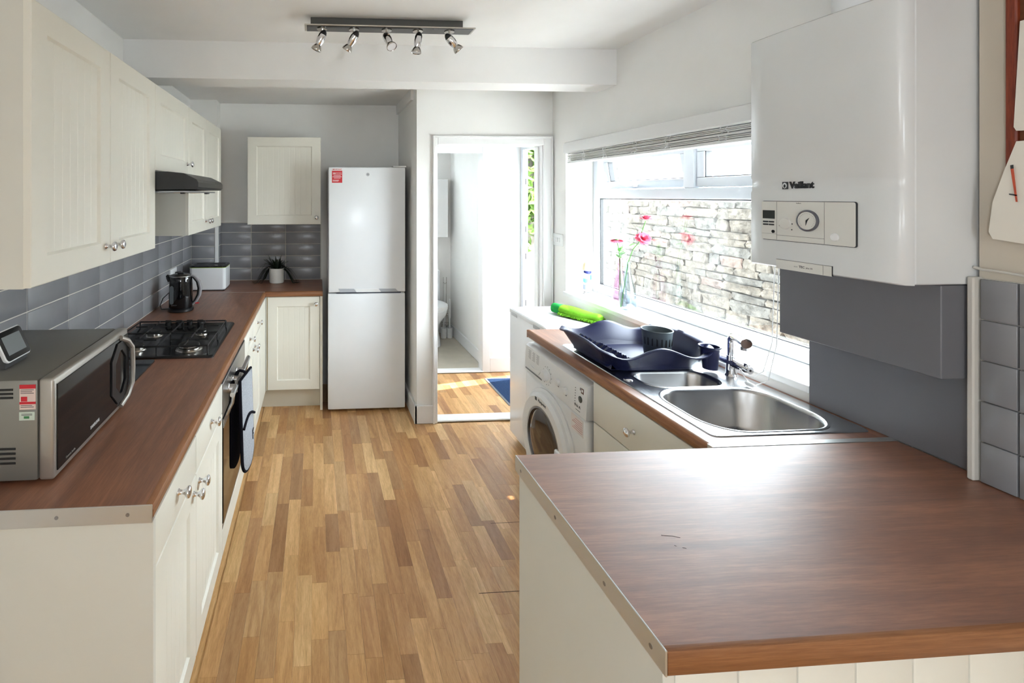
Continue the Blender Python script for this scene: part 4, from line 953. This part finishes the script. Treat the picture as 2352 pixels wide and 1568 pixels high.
for yv in (1.98, 2.49): MB().lathe([(.02, 0), (.02, .016)], (1.22, yv, 0), seg=12).build('foot', M_BLACK, t)
# sink base unit
t = thing('base_cabinet', 'cream drawer base unit below the sink', 'cabinet', (1.45, 1.61, 0))
MB().box(1.165, 1.715, 1.305, 1.356, .15, .869).box(1.165, 1.715, 1.88, 1.915, .15, .869).box(1.165, 1.20, 1.356, 1.88, .15, .869).box(1.67, 1.715, 1.356, 1.88, .15, .869).box(1.20, 1.67, 1.356, 1.88, .15, .17).build('body', M_CREAMB, t)
drawer(t, '-x', 1.164, 1.326, 1.908, .702, .866, ((1.655, .780),))
drawer(t, '-x', 1.164, 1.326, 1.908, .43, .698, ((1.655, .60),)); drawer(t, '-x', 1.164, 1.326, 1.908, .155, .426, ((1.655, .33),))
MB().box(1.205, 1.70, 1.31, 1.915, 0, .149).build('plinth', M_PLINTH, t)
# right worktop
t = worktop('worktop', 'brown right-hand worktop holding the sink', [(1.15, 1.722, 1.323, 1.368, WT0, WT1), (1.15, 1.722, 1.892, 2.517, WT0, WT1), (1.15, 1.212, 1.368, 1.892, WT0, WT1), (1.662, 1.722, 1.368, 1.892, WT0, WT1)], M_WT_Y, None, (1.43, 1.9, WT0))
MB().prism([(1.15, WT0), (1.144, WT0), (1.139, WT0 + .004), (1.136, WT0 + .012), (1.136, WT1 - .014), (1.139, WT1 - .005), (1.144, WT1 - .001), (1.15, WT1)], 1.323, 2.517).build('front_edge', M_EDGE_Y, t)
MB().box(1.138, 1.722, 1.3015, 1.3225, WT0, WT1 + .0015, .001).build('joint_strip', M_ALU, t)
MB().box(1.137, 1.722, 2.517, 2.5185, WT0, WT1).build('end_edge', M_EDGE_Y, t)
# sink
t = thing('sink', 'stainless steel sink with one and a half bowls under the window', 'sink', (1.44, 1.8, .91))
ZS = .9135
bm = bmesh.new()
def addloop(pts):
    vs = [bm.verts.new(p) for p in pts]; return [bm.edges.new((vs[i], vs[(i + 1) % len(vs)])) for i in range(len(vs))]
outer = rrect(1.190, 1.700, 1.358, 2.252, .02, ZS, 4)
H1 = rrect(1.228, 1.640, 1.378, 1.694, .105, ZS, 10); H2 = rrect(1.262, 1.566, 1.716, 1.872, .06, ZS, 8)
ed = addloop(outer) + addloop(H1) + addloop(H2)
bmesh.ops.triangle_fill(bm, use_beauty=True, use_dissolve=False, edges=ed)
bm.verts.index_update(); mb = MB().add([tuple(v.co) for v in bm.verts], [tuple(v.index for v in f.verts) for f in bm.faces]); bm.free()
mb.loft([outer, rrect(1.187, 1.703, 1.355, 2.255, .022, .9105, 4)], False, False)
mb.build('deck', M_SINK, t)
for nm, (a, b, c, d), r, dep, sg in (('main_bowl', (1.228, 1.640, 1.378, 1.694), .105, .155, 10), ('half_bowl', (1.262, 1.566, 1.716, 1.872), .06, .10, 8)):
    lo = [rrect(a - .010, b + .010, c - .010, d + .010, r + .010, ZS + .0006, sg), rrect(a - .006, b + .006, c - .006, d + .006, r + .006, ZS + .003, sg), rrect(a, b, c, d, r, ZS + .001, sg), rrect(a + .006, b - .006, c + .006, d - .006, r - .004, ZS - .010, sg),
          rrect(a + .014, b - .014, c + .014, d - .014, r - .01, ZS - dep * .85, sg), rrect(a + .04, b - .04, c + .04, d - .04, r - .03, ZS - dep, sg)]
    o_ = MB().loft(lo, False, True).build(nm, M_SINK, t, ang=60)
    MB().lathe([(.030, .003), (.026, .0035), (.02, .001), (0, .001)], ((a + b) / 2, (c + d) / 2, ZS - dep), seg=22).build('waste', M_CHROME, o_)
for i in range(9): MB().box(1.26 + i * .044, 1.272 + i * .044, 1.94, 2.21, ZS - .0005, ZS + .003, .001).build('drainer_ridge', M_SINK, t)
MB().lathe([(.017, 0), (.017, .003), (.013, .006), (0, .007)], (1.222, 1.80, ZS), seg=22).build('pop_up_control', M_CHROME, t)
# tap
t = thing('tap', 'chrome mixer tap with twin levers behind the sink', 'tap', (1.672, 1.80, .913))
tx, ty = 1.665, 1.815
MB().lathe([(.024, .913), (.022, .918), (.019, .922), (.0185, .960)], (tx, ty, 0), seg=24).build('column', M_CHROME, t)
MB().tube([(tx, ty + .085, .968), (tx, ty + .08, .968), (tx, ty - .075, .962), (tx, ty - .085, .962)], [.012, .0165, .0165, .014], 20).build('body', M_CHROME, t)
for yv, z in ((ty + .078, .968), (ty - .075, .962)):
    MB().box(tx - .012, tx + .006, yv - .006, yv + .008, z + .010, z + .026, .003, 2).build('lever', M_CHROME, t)
MB().lathe([(0, .0), (.0045, 0)], (tx, ty - .0856, .962), '-y', 12, cap=False).build('screw_hole', M_BLACK, t)
MB().lathe([(.0165, .975), (.0165, .992), (.014, .994), (.0135, 1.045)], (tx, ty, 0), seg=22).build('spout_base', M_CHROME, t)
MB().tube([(tx, ty, 1.04), (tx, ty, 1.06), (tx - .004, ty - .012, 1.074), (tx - .018, ty - .05, 1.076), (tx - .04, ty - .11, 1.074)], [.0135, .0135, .0135, .0145, .0185], 20).build('spout', M_CHROME, t)
MB().lathe([(.011, .0), (.011, .012)], (tx - .038, ty - .098, 1.046), seg=18).build('aerator', M_STEELD, t)
# dish rack
t = thing('dish_rack', 'navy plastic dish rack with wavy rim on the drainer', 'dish rack', (1.40, 2.03, .915))
nR = 96
def rackloop(ins, zf):
    x0, x1, y0, y1 = 1.150 + ins, 1.640 - ins, 1.815 + ins, 2.262 - ins; r = .085 - ins * .3; pts = []
    base = rrect(x0, x1, y0, y1, r, 0, 12); L = []; per = [0]
    for i in range(len(base)):
        a, b = Vector(base[i]), Vector(base[(i + 1) % len(base)]); per.append(per[-1] + (b - a).length)
    for k in range(nR):
        s = per[-1] * k / nR
        for i in range(len(base)):
            if per[i] <= s <= per[i + 1] + 1e-9:
                f_ = (s - per[i]) / max(1e-9, per[i + 1] - per[i]); p = Vector(base[i]).lerp(Vector(base[(i + 1) % len(base)]), f_); break
        pts.append((p.x, p.y, zf(p.x, p.y)))
    return pts
def rim(x, yv):
    cx_, cy_ = 1.395, 2.038; u = (x - cx_) / .245; v = (yv - cy_) / .224
    if abs(v) >= abs(u): return 1.012 + .020 * math.cos(u * 5.2 + .4 * (1 if v < 0 else -1)) - .006
    return 1.012 + .016 * math.cos(v * 2.2) + (-.006 if u < 0 else .004)
def zmix(f_, zb): return lambda x, yv: zb + (rim(x, yv) - zb) * f_
ZB = .922
lo = [rackloop(.055, lambda x, y_: ZB), rackloop(.048, zmix(.12, ZB)), rackloop(.024, zmix(.9, ZB)), rackloop(.006, zmix(1.0, ZB)), rackloop(.0, zmix(.97, ZB)), rackloop(.001, zmix(.90, ZB)), rackloop(.012, zmix(.90, ZB)),
      rackloop(.052, zmix(.10, ZB - .004)), rackloop(.062, lambda x, y_: ZB - .006)]
mb = MB(); mb.loft(lo, False, True); fl = rackloop(.055, lambda x, y_: ZB); mb.add(fl, [tuple(range(nR))])
mb.build('tub', M_NAVY, t, ang=60)
mb = MB()
for i in range(9):
    yv = 1.885 + i * .034
    mb.prism([(1.205, ZB), (1.225, ZB + .055), (1.240, ZB + .066), (1.252, ZB + .055), (1.272, ZB)], yv, yv + .013)
    mb.prism([(1.325, ZB), (1.333, ZB + .022), (1.340, ZB + .022), (1.348, ZB)], yv, yv + .013)
mb.box(1.208, 1.268, 1.885, 2.170, ZB - .002, ZB + .018)
mb.build('plate_rests', M_NAVY, t)
ccx, ccy = 1.516, 2.035
mb = MB(); mb.lathe([(.050, ZB + .002), (.054, ZB + .03), (.060, 1.036), (.063, 1.038), (.0625, 1.041), (.058, 1.040), (.052, ZB + .03), (.047, ZB + .008), (0, ZB + .008)], (ccx, ccy, 0), seg=32)
cu = mb.build('cutlery_cup', M_GREYPL, t)
for i in range(10):
    a = R(180 + i * 18); r = .0575; MB().box(-.001, .0015, -.0025, .0025, -.020, .020).build('slot', M_BLACK, None) if False else None
    me = bpy.data.meshes.get('slot_cut')
    if me is None: me = MB().box(-.0012, .0012, -.003, .003, -.018, .018).mesh('slot_cut', smooth=False); me.materials.append(M_BLACK)
    piece('slot', me, cu, (ccx + r * math.cos(a) * .985, ccy + r * math.sin(a) * .985, .995), (0, 0, a))
lo = [[(1.612 + r_ * math.cos(a), 1.858 + r_ * math.sin(a), z_) for a in [2 * math.pi * k / 24 for k in range(24)]] for r_, z_ in ((.026, ZB + .004), (.030, .97), (.034, 1.010), (.040, 1.016), (.040, 1.020), (.033, 1.018), (.026, .97), (.022, ZB + .012))]
MB().loft(lo).build('corner_cup', M_NAVY, t)

# ------------------------------------------------------------------ peninsula
t = worktop('worktop', 'wide brown peninsula worktop in the foreground', [(.557, 1.689, .734, 1.112, WT0, WT1), (.557, 1.712, 1.112, 1.3005, WT0, WT1)], M_WT_X, None, (1.1, 1.0, WT0))
MB().prism([(.734, WT0), (.725, WT0), (.723, WT0 + .003), (.723, WT1 - .004), (.7245, WT1 - .001), (.728, WT1), (.734, WT1)], .557, 1.689, 'x').build('front_edge', M_EDGE_X, t)
s_ = MB().box(.553, .5568, .723, 1.3005, WT0 - .001, WT1 + .0014, .001).build('end_strip', M_ALU, t)
for yv in (.757, .885, 1.075, 1.262): MB().lathe([(.0, -.0004), (.0042, -.0004), (.0042, .0006)], (.553, yv, .888), '-x', 12).build('screw', M_STEELD, s_)
sc = MB()
for pts in ([(.734, .973), (.757, .969), (.769, .963)], [(.740, .943), (.743, .941)], [(.752, .936), (.758, .933)]): sc.tube([(p[0], p[1], WT1) for p in pts], .0006, 5)
sc.build('scratch', M_TEXT, t)
t = thing('peninsula_cabinet', 'cream panelled peninsula base unit in the foreground', 'cabinet', (1.1, 1.0, 0))
MB().box(.581, 1.685, .752, 1.285, .0, .868).build('body', M_CREAMB, t)
MB().box(.560, .580, .738, 1.288, 0, .869, .001).build('end_panel', M_CREAMB, t)
xb = .5805
bme = MB(facing('-y', 0)).box(-.05, .05, 0, .868, 0, .012, .0035, 2).mesh('board'); bme.materials.append(M_CREAM)
edges = [.5815, .588] if False else [.5815]
x = .692
while x < 1.69: edges.append(x); x += .1042
edges.append(1.685)
for a, b in zip(edges[:-1], edges[1:]): piece('board', bme, t, ((a + b) / 2, .752, 0), scale=((b - a - .0015) / .1, 1, 1))

# ------------------------------------------------------------------ boiler, grey boarding
t = thing('grey_splashback', 'grey painted splashback board behind the sink end', 'splashback', (1.72, 1.33, .91))
MB().box(1.714, 1.729, 1.118, 1.5555, .9115, 1.404, .001).build('board', M_GREYP, t)
t = thing('pipe_boxing', 'grey pipe boxing directly below the boiler', 'boxing', (1.66, 1.34, 1.17))
MB().box(1.600, 1.7135, 1.122, 1.552, 1.163, 1.404, .002).build('box', M_GREYP, t)
t = thing('boiler', 'white wall-mounted gas boiler on the right wall', 'boiler', (1.6, 1.337, 1.405))
XB = 1.478
MB().box(XB + .045, 1.728, 1.119, 1.555, 1.4065, 2.16, .003).build('casing', M_BOILER, t)
prof = []
ys = (1.1185, 1.5555)
def bx(y_): q = (y_ - ys[0]) / (ys[1] - ys[0]); return XB + .010 * (2 * q - 1) ** 2
lo = []
for z_, dx in ((1.405, .006), (1.409, .0), (1.646, .0), (1.652, .0035), (1.690, .004), (1.696, .0), (2.156, .0), (2.161, .006)):
    row = [(XB + .043, ys[0], z_)]
    row += [(bx(ys[0]) + .020 + dx, ys[0], z_), (bx(ys[0]) + .008 + dx, ys[0] + .004, z_)]
    for k in range(9): y_ = ys[0] + .014 + (ys[1] - ys[0] - .028) * k / 8; row.append((bx(y_) + dx, y_, z_))
    row += [(bx(ys[1]) + .008 + dx, ys[1] - .004, z_), (bx(ys[1]) + .020 + dx, ys[1], z_), (XB + .043, ys[1], z_)]
    lo.append(row)
fr = MB().loft(lo).build('front_cover', M_BOILER, t, ang=40)
T_ = facing('-x', XB + .003)
def rr3(a, b, c, d, r, n): return [(p[0], p[1], n) for p in rrect(a, b, c, d, r, 0, 4)]
fa = MB(T_).loft([rr3(1.214, 1.492, 1.4915, 1.618, .006, 0), rr3(1.214, 1.492, 1.4915, 1.618, .006, .0036)]).build('fascia_seam', M_TEXT, t)
fa = MB(T_).loft([rr3(1.216, 1.493, 1.493, 1.6165, .005, 0), rr3(1.216, 1.493, 1.493, 1.6165, .005, .0044)]).build('control_fascia', M_BOILERP, t)
for a, b, c, d in ((1.2965, 1.2972, 1.494, 1.616), (1.4405, 1.4412, 1.494, 1.616), (1.297, 1.441, 1.5085, 1.5093), (1.441, 1.492, 1.5115, 1.512)): MB(T_).box(a, b, c, d, .0042, .0047).build('fascia_line', M_TEXT, fa)
MB(T_).box(1.4475, 1.4885, 1.5605, 1.5875, .004, .0052).build('display', mat('dark_lcd', (40, 44, 42), .2), fa)
for yv in (1.4585, 1.4785):
    for z in (1.5505, 1.5415): MB(T_).box(yv - .0095, yv + .0095, z - .0024, z + .0024, .004, .006, .001).build('button', M_TEXT, fa)
XN = XB + .003 - .0044
MB().lathe([(.0052, 0), (.0052, .0015), (0, .0015)], (XN, 1.4525, 1.5195), '-x', 16).build('reset_button', M_BLACK, fa)
ga = MB().lathe([(.0325, 0), (.0325, .004), (.0285, .006), (.0270, .005)], (XN, 1.343, 1.5595), '-x', 36, cap=False).build('dial_rim', mat('dial_rim_grey', (110, 112, 122), .25, metal=.6), fa)
MB().lathe([(.0272, .0045), (0, .0045)], (XN, 1.343, 1.5595), '-x', 32, cap=False).build('dial_face', M_BOILERP, ga)
cd_ = facing('-x', XN - .0045)
MB(cd_).loft([[(1.3455, 1.5605, 0), (1.3430, 1.5625, 0), (1.335, 1.5685, 0), (1.3405, 1.5590, 0), (1.3455, 1.5450, 0)], [(1.3455, 1.5605, .001), (1.3430, 1.5625, .001), (1.335, 1.5685, .001), (1.3405, 1.5590, .001), (1.3455, 1.5450, .001)]]).build('pointer', M_BLACK, ga)
for i in range(20):
    a = R(-40 + i * 14); MB(cd_).box(1.343 + .022 * math.cos(a) - .0005, 1.343 + .022 * math.cos(a) + .0005, 1.5595 + .022 * math.sin(a) - .0005, 1.5595 + .022 * math.sin(a) + .0005, 0, .0005).build('dial_tick', M_TEXT, ga)
ik = MB().lathe([(.0175, 0), (.017, .006), (.014, .007), (0, .007)], (XN, 1.411, 1.547), '-x', 28).build('temperature_knob', M_BOILERP, fa)
for yv, z in ((1.431, 1.5395), (1.391, 1.547), (1.392, 1.529)): MB(T_).box(yv - .0016, yv + .0016, z - .0016, z + .0016, .0044, .0052).build('knob_mark', M_TEXT, fa)
MB().lathe([(.0112, 0), (.0108, .003), (.009, .004), (0, .004)], (XN, 1.268, 1.5165), '-x', 24).build('power_button', M_WHITEP, fa)
text('small_lettering', 'Vaillant', .0052, (XN - .0004, 1.371, 1.6115), (0, -1, 0), (0, 0, 1), M_TEXT, fa, ext=.0001)
lg = text('maker_lettering', 'Vaillant', .0285, (XB + .0030, 1.366, 1.667), (0, -1, 0), (0, 0, 1), M_TEXT, fr, ext=.0016, bold=.0010, sx=.86)
lt = facing('-x', XB + .0045)
eb = MB(lt).box(1.4085, 1.4265, 1.6555, 1.6785, 0, .0026, .0004).build('emblem_block', M_TEXT, fr)
MB(lt).loft([[(1.4180 + .0070 * math.cos(a), 1.667 + .0088 * math.sin(a), .0026) for a in [2 * math.pi * k / 20 for k in range(20)]], [(1.4180 + .0070 * math.cos(a), 1.667 + .0088 * math.sin(a), .0029) for a in [2 * math.pi * k / 20 for k in range(20)]]]).build('emblem_oval', M_BOILER, eb)
MB(lt).loft([[(1.4180 + .0035 * math.cos(a), 1.6655 + .0055 * math.sin(a), .0029) for a in [2 * math.pi * k / 14 for k in range(14)]], [(1.4180 + .0035 * math.cos(a), 1.6655 + .0055 * math.sin(a), .0032) for a in [2 * math.pi * k / 14 for k in range(14)]]]).build('emblem_mark', M_TEXT, eb)
T2 = facing('-x', XB + .002)
fp = MB(T2).box(1.277, 1.4435, 1.402, 1.4315, 0, .003, .0006).build('lower_flap', M_BOILERP, t)
MB(T2).box(1.276, 1.4435, 1.4315, 1.4322, 0, .0032).box(1.2755, 1.277, 1.403, 1.4322, 0, .0032).box(1.3005, 1.3010, 1.403, 1.431, .003, .0034).build('flap_seam', M_TEXT, fp)
text('small_lettering', 'eco', .0075, (XB - .0012, 1.3805, 1.4165), (0, -1, 0), (0, 0, 1), mat('pale_grey_print', (150, 152, 154), .5), fp, ext=.0001)
text('small_lettering', 'TEC', .0095, (XB - .0012, 1.362, 1.4168), (0, -1, 0), (0, 0, 1), M_TEXT, fp, ext=.0001, bold=.0002)
text('small_lettering', 'plus 30', .0068, (XB - .0012, 1.340, 1.4160), (0, -1, 0), (0, 0, 1), M_TEXT, fp, ext=.0001)
MB().lathe([(.05, 0), (.05, .20)], (1.62, 1.337, 2.158), seg=20).build('flue', M_WHITEP, t)

# ------------------------------------------------------------------ things on the nearest wall
nw = facing('-x', 1.692)
t = thing('notice_board', 'red-brown wooden notice board frame at the right picture edge', 'notice board', (1.69, .8, 1.6))
MB(nw).box(1.036, 1.056, 1.58, 2.30, 0, .018, .003).box(.42, 1.036, 1.58, 1.60, 0, .018, .003).build('frame', M_REDWOOD, t)
MB(nw).box(.42, 1.036, 1.60, 2.30, 0, .008).build('cork', mat('brown_cork', (104, 62, 34), .9, var=.2, vscale=60), t)
def sheet(name, label, pts, n0, bulge, parts=()):
    t = thing(name, label, 'paper', nw(pts[0][0], pts[0][1], n0)); k = len(pts)
    cy_, cz_ = sum(p[0] for p in pts) / k, sum(p[1] for p in pts) / k
    def lay(e): return [(p[0], p[1], n0 + bulge * (.5 + .5 * math.sin(3 * p[0] * 10)) + e) for p in pts]
    MB(nw).loft([lay(0), lay(.0008)]).build('sheet', M_PAPER, t)
    for nm, m_, q in parts: MB(nw).loft([[(p[0], p[1], n0 + bulge + .001) for p in q], [(p[0], p[1], n0 + bulge + .0015) for p in q]]).build(nm, m_, t)
sheet('paper_sheet', 'curled white paper pinned to the notice board frame, lower one', [(1.034, 1.765), (1.052, 1.700), (1.072, 1.62), (1.079, 1.545), (1.072, 1.528), (.86, 1.500), (.86, 1.765)], .019, .006,
      (('black_print', M_TEXT, [(1.041, 1.708), (1.036, 1.709), (1.0355, 1.700), (1.0405, 1.699)]), ('orange_bar', mat('orange_red_print', (196, 84, 56), .6), [(1.0405, 1.699), (1.0355, 1.700), (1.029, 1.62), (1.032, 1.62)]), ('print_line', M_TEXT, [(1.043, 1.640), (1.030, 1.637), (1.030, 1.634), (1.043, 1.637)])))
sheet('paper_sheet', 'white paper on the notice board at the right picture edge, upper one', [(1.028, 2.05), (1.034, 1.90), (1.038, 1.80), (1.034, 1.79), (.90, 1.78), (.90, 2.06)], .020, .004)
t = thing('wall_cable', 'thin pale cable along the top of the near tiles', 'cable', (1.68, 1.07, 1.44))
MB().tube([(1.684, 1.116, 1.452), (1.682, 1.10, 1.448), (1.681, 1.06, 1.447), (1.682, 1.0, 1.440), (1.683, .85, 1.436), (1.684, .55, 1.438)], .0035, 8).build('cable', M_GROUT, t)

# ------------------------------------------------------------------ things on the sill
t = thing('air_freshener', 'blue and white air freshener can with cream cap on the sill', 'spray can', (1.835, 3.135, .972))
ax_, ay_ = 1.835, 3.135
MB().lathe([(.026, .9725), (.0285, .975), (.0285, 1.128), (.026, 1.134)], (ax_, ay_, 0), seg=24).build('can', M_WHITE, t)
MB().lathe([(.0285, 1.132), (.029, 1.140), (.027, 1.165), (.018, 1.185), (.008, 1.190), (0, 1.190)], (ax_, ay_, 0), seg=24).build('cap', mat('cream_cap', (226, 206, 170), .4), t)
def wrap(a0, a1, z0, z1, name, m_, par, tip=0):
    n = 10; vs = []; fs = []
    for i in range(n + 1):
        a = R(a0 + (a1 - a0) * i / n); zz = tip * abs(i / n - .5)
        vs += [(ax_ + .0289 * math.cos(a), ay_ + .0289 * math.sin(a), z0 + zz), (ax_ + .0289 * math.cos(a), ay_ + .0289 * math.sin(a), z1)]
    for i in range(n): fs.append((2 * i, 2 * i + 2, 2 * i + 3, 2 * i + 1))
    MB().add(vs, fs).build(name, m_, par)
wrap(200, 330, 1.105, 1.128, 'navy_band', mat('navy_print', (36, 44, 110), .4), t, .02); wrap(190, 262, 1.045, 1.075, 'blue_wave', mat('sky_blue_print', (120, 196, 226), .4), t, .02); wrap(190, 250, 1.0, 1.035, 'lilac_wave', mat('lilac_print', (150, 160, 214), .4), t, .01); wrap(285, 330, 1.07, 1.10, 'teal_wave', mat('teal_print', (40, 110, 150), .4), t, -.01)
wrap(200, 325, .982, .986, 'base_line', M_TEXT, t)
def vase(name, label, x, yv, m_, prof, fl):
    t = thing(name, label, 'vase', (x, yv, .972)); z0 = .9728; seg = 32; vs = []; fs = []
    full = prof + [(max(.001, r - .003), max(h, .006)) for r, h in reversed(prof)]
    for r, h in full:
        for i in range(seg):
            a = 2 * math.pi * i / seg; rr_ = r * (1 + (fl * math.cos(16 * a) if h < .17 else 0)); vs.append((x + rr_ * math.cos(a), yv + rr_ * math.sin(a), z0 + h))
    for j in range(len(full) - 1):
        for i in range(seg): k = (i + 1) % seg; fs.append((j * seg + i, j * seg + k, (j + 1) * seg + k, (j + 1) * seg + i))
    fs.append(tuple(reversed(range(seg)))); fs.append(tuple((len(full) - 1) * seg + i for i in range(seg)))
    MB().add(vs, fs).build('glass', m_, t, ang=60); return t
vase('vase', 'pink-tinted glass bottle vase holding the open daisy flower', 1.832, 2.775, M_VASEP, [(.040, 0), (.041, .02), (.040, .07), (.036, .12), (.026, .17), (.017, .21), (.0145, .25), (.015, .285), (.018, .290)], .0)
vase('vase', 'clear ribbed glass bottle vase holding the rose stem', 1.800, 2.655, M_VASE, [(.044, 0), (.046, .02), (.045, .07), (.040, .12), (.028, .17), (.018, .21), (.0145, .25), (.0155, .275), (.020, .280)], .018)
def petal(mb, c, d, up, ln, wd, curl):
    d = Vector(d).normalized(); up = Vector(up).normalized(); s = d.cross(up).normalized(); vs = []
    for i in range(6):
        f_ = i / 5; w_ = wd * math.sin(math.pi * (.12 + .80 * f_)); p = Vector(c) + d * ln * f_ + up * curl * math.sin(f_ * 1.6) * ln
        vs += [tuple(p - s * w_ + up * w_ * .25), tuple(p), tuple(p + s * w_ + up * w_ * .25)]
    fs = []
    for i in range(5): fs += [(3 * i, 3 * i + 1, 3 * i + 4, 3 * i + 3), (3 * i + 1, 3 * i + 2, 3 * i + 5, 3 * i + 4)]
    mb.add(vs, fs)
rf = random.Random(6)
def leafy(parent, c, d, ln, wd):
    mb = MB(); petal(mb, c, d, (0, 0, 1), ln, wd, -.15); mb.build('leaf', M_LEAF, parent)
# daisy
t = thing('flower', 'open pink daisy flower with feathery green leaves', 'flower', (1.832, 2.775, .985))
MB().tube([(1.835, 2.79, .99), (1.832, 2.775, 1.20), (1.830, 2.78, 1.30), (1.826, 2.795, 1.365)], .0022, 8).build('stem', M_LEAF, t)
for i in range(20):
    a = 2 * math.pi * i / 20; mb = MB(); petal(mb, (1.826 + .004 * math.cos(a), 2.795 + .004 * math.sin(a), 1.368), (math.cos(a), math.sin(a), -.10 + .22 * math.cos(a - 1)), (0, 0, 1), rf.uniform(.042, .05), .0075, -.12); mb.build('petal', M_PINK, t)
MB().lathe([(0, 1.360), (.010, 1.364), (.012, 1.370), (0, 1.376)], (1.826, 2.795, 0), seg=14).build('centre', M_LEAF, t)
for i in range(16):
    a = rf.uniform(0, 6.28); z = rf.uniform(1.255, 1.315); leafy(t, (1.831, 2.778, z), (math.cos(a), math.sin(a), rf.uniform(.2, .9)), rf.uniform(.035, .065), .008)
for i in range(2): MB().tube([(1.832 + .006 * i, 2.772, .99), (1.830, 2.776 - .004 * i, 1.27)], .0018, 6).build('side_stem', M_LEAF, t)
# rose
t = thing('flower', 'tall pink rose stem with a full bloom and a small top bloom', 'flower', (1.80, 2.655, .985))
MB().tube([(1.775, 2.680, .985), (1.795, 2.668, 1.15), (1.803, 2.655, 1.25), (1.812, 2.625, 1.33), (1.825, 2.595, 1.37), (1.828, 2.575, 1.43), (1.836, 2.555, 1.495)], .0022, 8).build('stem', M_LEAF, t)
def bloom(cx_, cy_, cz_, sz, tilt, n):
    for ringi, (cnt, el, ln) in enumerate(((5, 70, .55), (6, 45, .8), (8, 20, 1.0), (8, -5, 1.0))[:n]):
        for i in range(cnt):
            a = 2 * math.pi * (i + .4 * ringi) / cnt; e = R(el); d = Vector((math.cos(a) * math.cos(e), math.sin(a) * math.cos(e), math.sin(e)))
            d.rotate(Matrix.Rotation(tilt, 3, 'X')); upv = Vector((-math.cos(a) * math.sin(e), -math.sin(a) * math.sin(e), math.cos(e))); upv.rotate(Matrix.Rotation(tilt, 3, 'X'))
            mb = MB(); petal(mb, (cx_, cy_, cz_), d, upv, sz * ln, sz * .42 * ln, .3); mb.build('petal', M_PINK, t)
bloom(1.828, 2.570, 1.388, .042, R(55), 4); bloom(1.836, 2.553, 1.500, .034, R(5), 4)
bloom(1.822, 2.612, 1.385, .022, R(20), 3)
for c, d in (((1.822, 2.615, 1.37), (-.2, .9, .3)), ((1.822, 2.615, 1.365), (-.3, .9, -.3)), ((1.829, 2.573, 1.44), (-.1, .8, .5)), ((1.829, 2.573, 1.44), (.1, -.9, -.2))): leafy(t, c, d, .045, .013)
